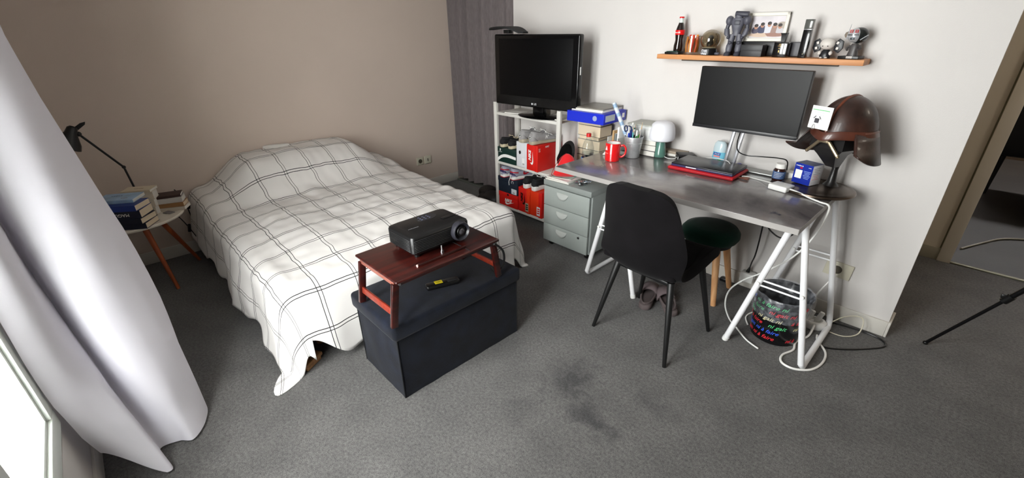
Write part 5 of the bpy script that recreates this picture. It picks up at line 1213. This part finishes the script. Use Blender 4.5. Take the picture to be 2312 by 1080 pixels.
g = G(); g.lathe([(0, 0), (.034, 0), (.037, .004), (.041, .098), (.0395, .098), (.0355, .012), (0, .010)], n=36); g.obj('glass_body', glassy('tumbler_glass', (250, 248, 244), .10), t)
for k in range(15):
    a = k*2.4; r = .029*((k % 5)/4); c = ((232, 150, 40), (206, 88, 30), (222, 60, 30), (240, 180, 80))[k % 4]
    t2 = T('orange_stick', 'twisted orange stick inside the clear glass tumbler on the shelf', 'stick', (-1.288, 2.648, ZS+.012), group='orange sticks in the tumbler')
    g = G(); g.tube([(r*math.cos(a), r*math.sin(a), 0), (1.1*r*math.cos(a)+.004*math.sin(k), 1.1*r*math.sin(a), .035), (r*math.cos(a+.5), r*math.sin(a+.5), .07+.01*(k % 3))], .0062, 7, smooth=4); g.obj('stick_body', M('stick%d' % (k % 4), c, .5), t2)
t = T('snow_globe', 'snow globe with a small dark figure on a black lettered base', 'snow globe', (-1.185, 2.645, ZS)); t.scale = (1.17,)*3
g = G(); g.lathe([(0, 0), (.036, 0), (.038, .003), (.034, .026), (.030, .029), (0, .029)], n=36); bs = g.obj('base', M('globe_base', (16, 16, 18), .3), t)
text('STAR', .015, M('logo_silver', (214, 214, 218), .3), bs, None, cyl=(.0375, -.12, R(-108), .0185), bold=.0006); text('WARS', .013, M('logo_silver', (0, 0, 0)), bs, None, cyl=(.038, -.12, R(-108), .0065), bold=.0006)
g = G(); g.ball((0, 0, .066), .0445, 40); g.obj('globe', glassy('globe_glass', (206, 196, 172), .12, .03), t, smooth=180)
g = G(); g.lathe([(0, .03), (.014, .03), (.016, .045), (.012, .06), (.008, .068), (0, .07)], n=18); g.ball((0, 0, .074), .0125, 14); g.obj('figure', M('figure_dark', (22, 24, 22), .4), t)
g = G(); g.lathe([(0, .031), (.03, .031), (.02, .036), (0, .038)], n=24); g.obj('snow', M('snow', (206, 200, 186), .9), t)
t = T('grey_pebble', 'small dark grey lump lying between the snow globe and the robot feet', 'ornament', (-1.135, 2.635, ZS)); g = G(); g.ball((0, 0, .008), .011, 14, (1.5, 1, .7)); g.obj('lump', M('robot_grey', (84, 84, 94), .45), t)
# robot
rb = M('robot_grey', (0, 0, 0)); rb2 = M('robot_grey_dark', (62, 62, 72), .45)
t = T('toy_robot', 'tall grey plastic toy robot with bulky shoulders standing on the shelf', 'toy robot', (-1.055, 2.650, ZS), R(8))
def lp(rg, name, m, par=t, **k): g = G(); g.loft(rg); return g.obj(name, m, par, smooth=45)
def ov(cx, cy, z, w, d, n=14): return [(cx+w*math.copysign(abs(math.cos(2*PI*i/n))**.7, math.cos(2*PI*i/n)), cy+d*math.copysign(abs(math.sin(2*PI*i/n))**.7, math.sin(2*PI*i/n)), z) for i in range(n)]
for s in (-1, 1):
    X = s*.023
    lg = lp([ov(X, -.004, .018, .013, .014), ov(X, -.004, .03, .016, .017), ov(X, 0, .05, .016, .016), ov(X*.95, 0, .064, .012, .012)], 'shin', rb)
    lp([ov(X*.95, 0, .062, .013, .013), ov(X*.85, 0, .08, .016, .016), ov(X*.7, 0, .105, .014, .014)], 'thigh', rb)
    lp([ov(X*1.1, -.012, 0, .016, .028), ov(X*1.1, -.010, .012, .015, .024), ov(X*1.05, -.002, .022, .011, .012)], 'boot', rb2)
    g = G(); g.ball((X*.97, -.010, .064), .011, 12, (1, .8, 1)); g.obj('knee', rb2, t)
    g = G(); g.ball((s*.043, 0, .170), .022, 18, (.9, 1, 1.1)); g.obj('shoulder_pad', rb, t)
    lp([ov(s*.046, 0, .158, .010, .010), ov(s*.050, -.002, .130, .009, .009)], 'upper_arm', rb2)
    lp([ov(s*.050, -.003, .132, .012, .012), ov(s*.045, -.008, .105, .014, .013), ov(s*.038, -.012, .095, .009, .009)], 'forearm', rb)
    g = G(); g.ball((s*.034, -.014, .090), .0095, 12); g.obj('fist', rb2, t)
lp([ov(0, 0, .098, .022, .016), ov(0, 0, .112, .019, .014), ov(0, 0, .130, .024, .018), ov(0, -.002, .160, .034, .023), ov(0, 0, .182, .030, .02)], 'torso', rb)
lp([ov(0, 0, .178, .018, .016), ov(.0, -.002, .196, .021, .02), ov(.003, -.002, .208, .016, .016)], 'hood', rb)
g = G(); g.cyl((-.018, -.01, .203), (.048, -.012, .198), .013, .014, 16, bev=.003); g.obj('shoulder_tube', rb2, t)
g = G(); g.box((0, -.022, .160), (.03, .008, .022), .003); g.obj('chest_plate', rb2, t)
# black box row and frame
t = T('black_plank', 'long flat black case standing along the wall at the back of the shelf', 'case', (-.905, 2.700, ZS)); g = G(); g.box((0, 0, .034), (.36, .034, .068), .002); g.obj('body', M('case_black', (22, 21, 24), .35), t); g = G(); g.box((.1, -.0175, .034), (.12, .001, .06)); g.obj('panel', M('case_panel', (50, 48, 54), .4), t)
t = T('black_box', 'low dark grey box in front of the photo frame on the shelf', 'box', (-.945, 2.630, ZS), R(0)); g = G(); g.box((0, 0, .027), (.105, .06, .054), .002); g.obj('body', M('box_dark', (34, 34, 37), .45), t); g = G(); g.box((0, 0, .041), (.107, .062, .030), .002); g.obj('lid', M('box_dark2', (40, 40, 43), .45), t)
t = T('photo_frame', 'white framed group photograph leaning on the wall above the black case', 'photo frame', (-.925, 2.694, ZS+.070)); t.rotation_euler = (R(-4), R(-3)*0, 0)
FW, FH = .195, .135
frm = M('frame_white', (226, 222, 212), .5)
g = G()
for cx, cz, w, h in ((0, .0075, FW, .015), (0, FH-.0075, FW, .015), (-FW/2+.0075, FH/2, .015, FH), (FW/2-.0075, FH/2, .015, FH)): g.box((cx, 0, cz), (w, .014, h), .002)
g.obj('frame', frm, t)
g = G(); g.box((0, .004, FH/2), (FW-.02, .004, FH-.02)); g.obj('mount', M('mount_white', (226, 222, 216), .7), t)
ph = M('photo_print', (150, 130, 120), .4, var=.55, vscale=28)
g = G(); g.box((0, .001, FH/2), (FW-.034, .003, FH-.034)); pc = g.obj('photograph', M('photo_sky', (206, 200, 204), .4, var=.15, vscale=12), t)
for k, (x, z, w, h, c) in enumerate(((-.055, .052, .014, .022, (66, 60, 80)), (-.025, .056, .016, .026, (48, 52, 84)), (.008, .058, .018, .028, (206, 206, 214)), (.035, .054, .016, .026, (150, 120, 110)), (.06, .052, .016, .024, (190, 186, 190)), (-.03, .030, .045, .012, (200, 176, 156)), (.04, .032, .05, .012, (150, 110, 96)), (.07, .075, .02, .02, (170, 160, 150)))):
    g = G(); g.ball((x, -.0008, z), 1, 14, (w*1.25, .0006, h*.85)); g.obj('printed_shape', M('ph%d' % k, c, .5), pc)
    if k < 5: g = G(); g.ball((x+.002, -.0012, z+h*.75), 1, 12, (.0095, .0005, .012)); g.obj('printed_shape', M('ph_skin', (176, 128, 104), .5), pc); g = G(); g.ball((x+.002, -.0016, z+h*.75+.006), 1, 12, (.010, .0005, .008)); g.obj('printed_shape', M('ph_hair', (40, 32, 32), .5), pc)
t = T('perfume_bottle', 'black perfume flask with gold lettering and tall flared black stopper', 'perfume', (-.815, 2.640, ZS)); t.scale = (1.12,)*3
g = G(); g.box((0, 0, .031), (.058, .04, .062), .003); g.obj('flask', M('perfume_black', (10, 10, 11), .15, coat=.7), t)
g = G(); g.lathe([(0, .062), (.008, .062), (.011, .09), (.014, .098), (0, .098)], n=4, mt=RZ(45), sx=1.3, sy=1.3); g.obj('stopper', black, t)
gold = M('gold', (200, 160, 90), .25, 1)
for k, (z, w) in enumerate(((.053, .010), (.046, .016), (.036, .007), (.024, .005))):
    g = G(); g.box((-.004, -.0206, z), (w, .001, .0022 if k < 3 else .010), .0004); g.obj('gold_mark', M('gold_dull', (170, 140, 84), .4, .8), t)
t = T('tall_cologne', 'tall slim black bottle with smoky clear top on the right of the shelf', 'bottle', (-.712, 2.625, ZS), R(-6))
g = G(); g.box((0, 0, .062), (.034, .026, .124), .0025); g.obj('body', M('cologne_black', (12, 12, 13), .18, coat=.5), t)
g = G(); g.box((0, 0, .148), (.034, .026, .042), .002); g.obj('clear_top', M('smoky_clear', (84, 86, 82), .12, coat=.6), t)
g = G(); g.box((0, 0, .1255), (.0345, .0265, .003), .0005); g.obj('silver_ring', steel, t)
text('~', .008, M('print_gold', (180, 170, 120), .4), t, TR(.004, -.0136, .018) @ FRONT)
# small vinyl toy
t = T('vinyl_toy', 'small white round-headed vinyl toy with black body and angular black side panels', 'toy', (-.62, 2.640, ZS), R(-6)); t.scale = (1.16,)*3
vw = M('vinyl_white', (206, 200, 194), .35); vk = M('vinyl_black', (24, 25, 30), .35)
g = G(); g.loft([ov(0, 0, 0, .018, .016), ov(0, 0, .012, .020, .018), ov(0, 0, .028, .014, .013), ov(0, 0, .034, .009, .008)]); g.obj('body', vk, t, smooth=60)
g = G(); g.ball((0, 0, .054), .026, 26, (1.08, .95, .86)); hd = g.obj('head', vw, t, smooth=90)
for s in (-1, 1):
    g = G(); g.prism([(0, -.02), (.018, -.03), (.03, -.012), (.028, .014), (.012, .024), (-.002, .006)], .008, TR(s*.026, .004, .050) @ RZ(0 if s > 0 else 180) @ FRONT, bev=.001); pn = g.obj('side_panel', vk, t)
    g = G(); g.box((s*.036, -.0055 if s > 0 else -.0055+.0, .058), (.009, .003, .010), .001, mt=RY(s*25)); g.box((s*.038, -.0055, .038), (.009, .003, .010), .001, mt=RY(s*15)); g.obj('panel_inset', vw, pn)
    g = G(); g.ball((s*.020, -.008, .020), .007, 12, (1, 1, 1.2)); g.obj('hand', vw, t)
    g = G(); g.ball((s*.009, -.014, .003), .006, 12, (1, 1, .6)); g.obj('foot', vw, t)
    g = G(); g.ball((s*.009, -.0235, .046), .002, 8); g.obj('eye', vk, hd)
# figurine
t = T('figurine', 'small armoured figurine with big silver and black head on a black plinth', 'figurine', (-.515, 2.648, ZS), R(-8)); t.scale = (1.22, 1.22, 1.3)
g = G(); g.prism([(-.038, -.024), (.030, -.024), (.034, .022), (-.030, .022)], .010, bev=.001); g.obj('plinth', black, t)
g = G(); g.box((0, -.0245, .006), (.020, .001, .007), .0005); pl_ = g.obj('name_plate', vw, t); text('STAR WARS', .0034, black, pl_, TR(0, -.0253, .006) @ FRONT)
fb = M('figurine_grey', (70, 66, 66), .4); fs = M('figurine_silver', (186, 188, 192), .3, .4)
g = G(); g.loft([ov(0, 0, .010, .018, .014), ov(0, 0, .026, .014, .012), ov(0, 0, .040, .016, .012), ov(0, 0, .050, .009, .008)]); g.obj('body', fb, t, smooth=40)
for s in (-1, 1):
    g = G(); g.tube([(s*.014, 0, .042), (s*.022, -.006, .034), (s*.016, -.014, .030)], .0045, 8); g.obj('arm', fb, t)
    g = G(); g.cyl((s*.009, -.002, .010), (s*.008, 0, .026), .007, .006, 10); g.obj('leg', fb, t)
g = G(); g.ball((.003, .002, .076), .028, 28, (1.12, 1, .92)); hd = g.obj('head', M('figurine_black', (22, 26, 26), .25, coat=.4), t, smooth=90)
g = G(); g.ball((-.004, -.006, .076), .0262, 28, (.96, 1, .9)); fc = g.obj('face_plate', fs, hd, smooth=90)
for s in (-1, 1):
    g = G(); g.box((-.004+s*.010, -.0325, .078), (.014, .003, .003), .0008); g.obj('slit', black, fc)
    g = G()
    for (dx, dz, w, h) in ((0, .0045, .008, .0012), (0, -.0045, .008, .0012), (-.004, 0, .0012, .009), (.004, 0, .0012, .009), (0, 0, .008, .001)): g.box((-.004+s*.0085+dx, -.0300, .0895+dz*.8), (w, .004, h))
    g.obj('red_mark', redc, fc)
g = G(); g.box((-.004, -.032, .066), (.012, .006, .006), .001); g.obj('mouth_guard', M('guard_dark', (60, 66, 70), .35, .5), fc)
g = G(); g.tube([(-.030, -.010, .064), (-.026, -.010, .112)], .0022, 6, r1=.0006); g.obj('blade', fs, t)
g = G(); g.tube([(.02, -.026, .062), (.040, -.020, .078)], .0018, 6); g.obj('rod', fs, t)
g = G(); g.lathe([(.0, 0), (.011, 0), (.0, .003)], (-.030, -.008, .078), 8, RX(90)); g.obj('star_shield', M('shield_tan', (120, 108, 96), .4), t)

# ------------------------------------------------------------------ white curtain
wc = sheer('white_sheer', (236, 234, 242), .2)
LV = {2.5: [(-1.74, -.30), (-1.80, -.22), (-1.90, -.30), (-1.98, -.33), (-1.97, -.24), (-2.05, -.15), (-2.2, -.10), (-2.34, -.13), (-2.46, -.26), (-2.6, -.17), (-2.75, -.28)],
      1.5: [(-1.75, -.33), (-1.80, -.27), (-1.92, -.29), (-2.03, -.31), (-1.95, -.26), (-2.02, -.16), (-2.17, -.11), (-2.31, -.12), (-2.42, -.24), (-2.55, -.17), (-2.7, -.28)],
      1.1: [(-1.74, -.34), (-1.79, -.29), (-1.92, -.29), (-2.04, -.30), (-1.955, -.248), (-2.0, -.15), (-2.14, -.09), (-2.29, -.065), (-2.4, -.20), (-2.5, -.15), (-2.65, -.26)],
      .8: [(-1.73, -.345), (-1.79, -.30), (-1.93, -.28), (-2.04, -.29), (-1.94, -.235), (-1.98, -.13), (-2.12, -.06), (-2.265, -.03), (-2.36, -.17), (-2.5, -.13), (-2.6, -.25)],
      .55: [(-1.72, -.350), (-1.80, -.295), (-1.93, -.26), (-2.03, -.27), (-1.925, -.205), (-1.97, -.11), (-2.08, -.04), (-2.20, -.010), (-2.32, -.15), (-2.45, -.11), (-2.55, -.24)],
      .3: [(-1.735, -.348), (-1.79, -.29), (-1.86, -.23), (-2.0, -.25), (-1.905, -.17), (-1.92, -.09), (-2.0, -.035), (-2.12, -.018), (-2.27, -.13), (-2.4, -.10), (-2.5, -.22)],
      .12: [(-1.76, -.335), (-1.77, -.27), (-1.80, -.20), (-1.93, -.22), (-1.88, -.14), (-1.87, -.08), (-1.95, -.035), (-2.06, -.012), (-2.22, -.11), (-2.37, -.10), (-2.47, -.2)],
      .0: [(-1.79, -.32), (-1.75, -.25), (-1.72, -.165), (-1.86, -.19), (-1.855, -.125), (-1.82, -.07), (-1.90, -.02), (-2.02, -.008), (-2.2, -.10), (-2.35, -.09), (-2.45, -.19)]}
KS = sorted(LV)
def wplan(z):
    for a, b in zip(KS, KS[1:]):
        if a <= z <= b:
            q = (z-a)/(b-a); return [(p[0]+(r[0]-p[0])*q, p[1]+(r[1]-p[1])*q) for p, r in zip(LV[a], LV[b])]
    return LV[KS[-1]]
zs = [0, .03, .07, .12, .18, .24, .3, .36, .42, .5, .6, .7, .8, .95, 1.1, 1.3, 1.5, 1.8, 2.1, 2.48]
rings = []
for z in zs:
    P_ = catmull([(x, y, 0) for x, y in wplan(z)], 9); row = []
    for i, p in enumerate(P_):
        u = i/(len(P_)-1); lift = .17*sst(.20, .0, u)+.0
        zz_ = max(.012, lift)+z*(2.48-max(.012, lift))/2.48
        n = noise.noise(Vector((p.x*6, z*3, u*5)))*.012*(1 if z < 1.5 else .5)
        row.append((p.x+n*.5, p.y+n+.0, zz_))
    rings.append(row)
g = G(); g.loft(rings, cap=False, closed=False)
tag(g.obj('white_curtain', wc, smooth=85), 'long white curtain hanging in deep folds beside the window, spilling on the carpet', 'curtain')
g = G(); g.cyl((-3.7, -.22, 2.5), (1.6, -.22, 2.5), .012, n=14); tag(g.obj('curtain_rod', white), 'white curtain rod running above the window', 'rod')
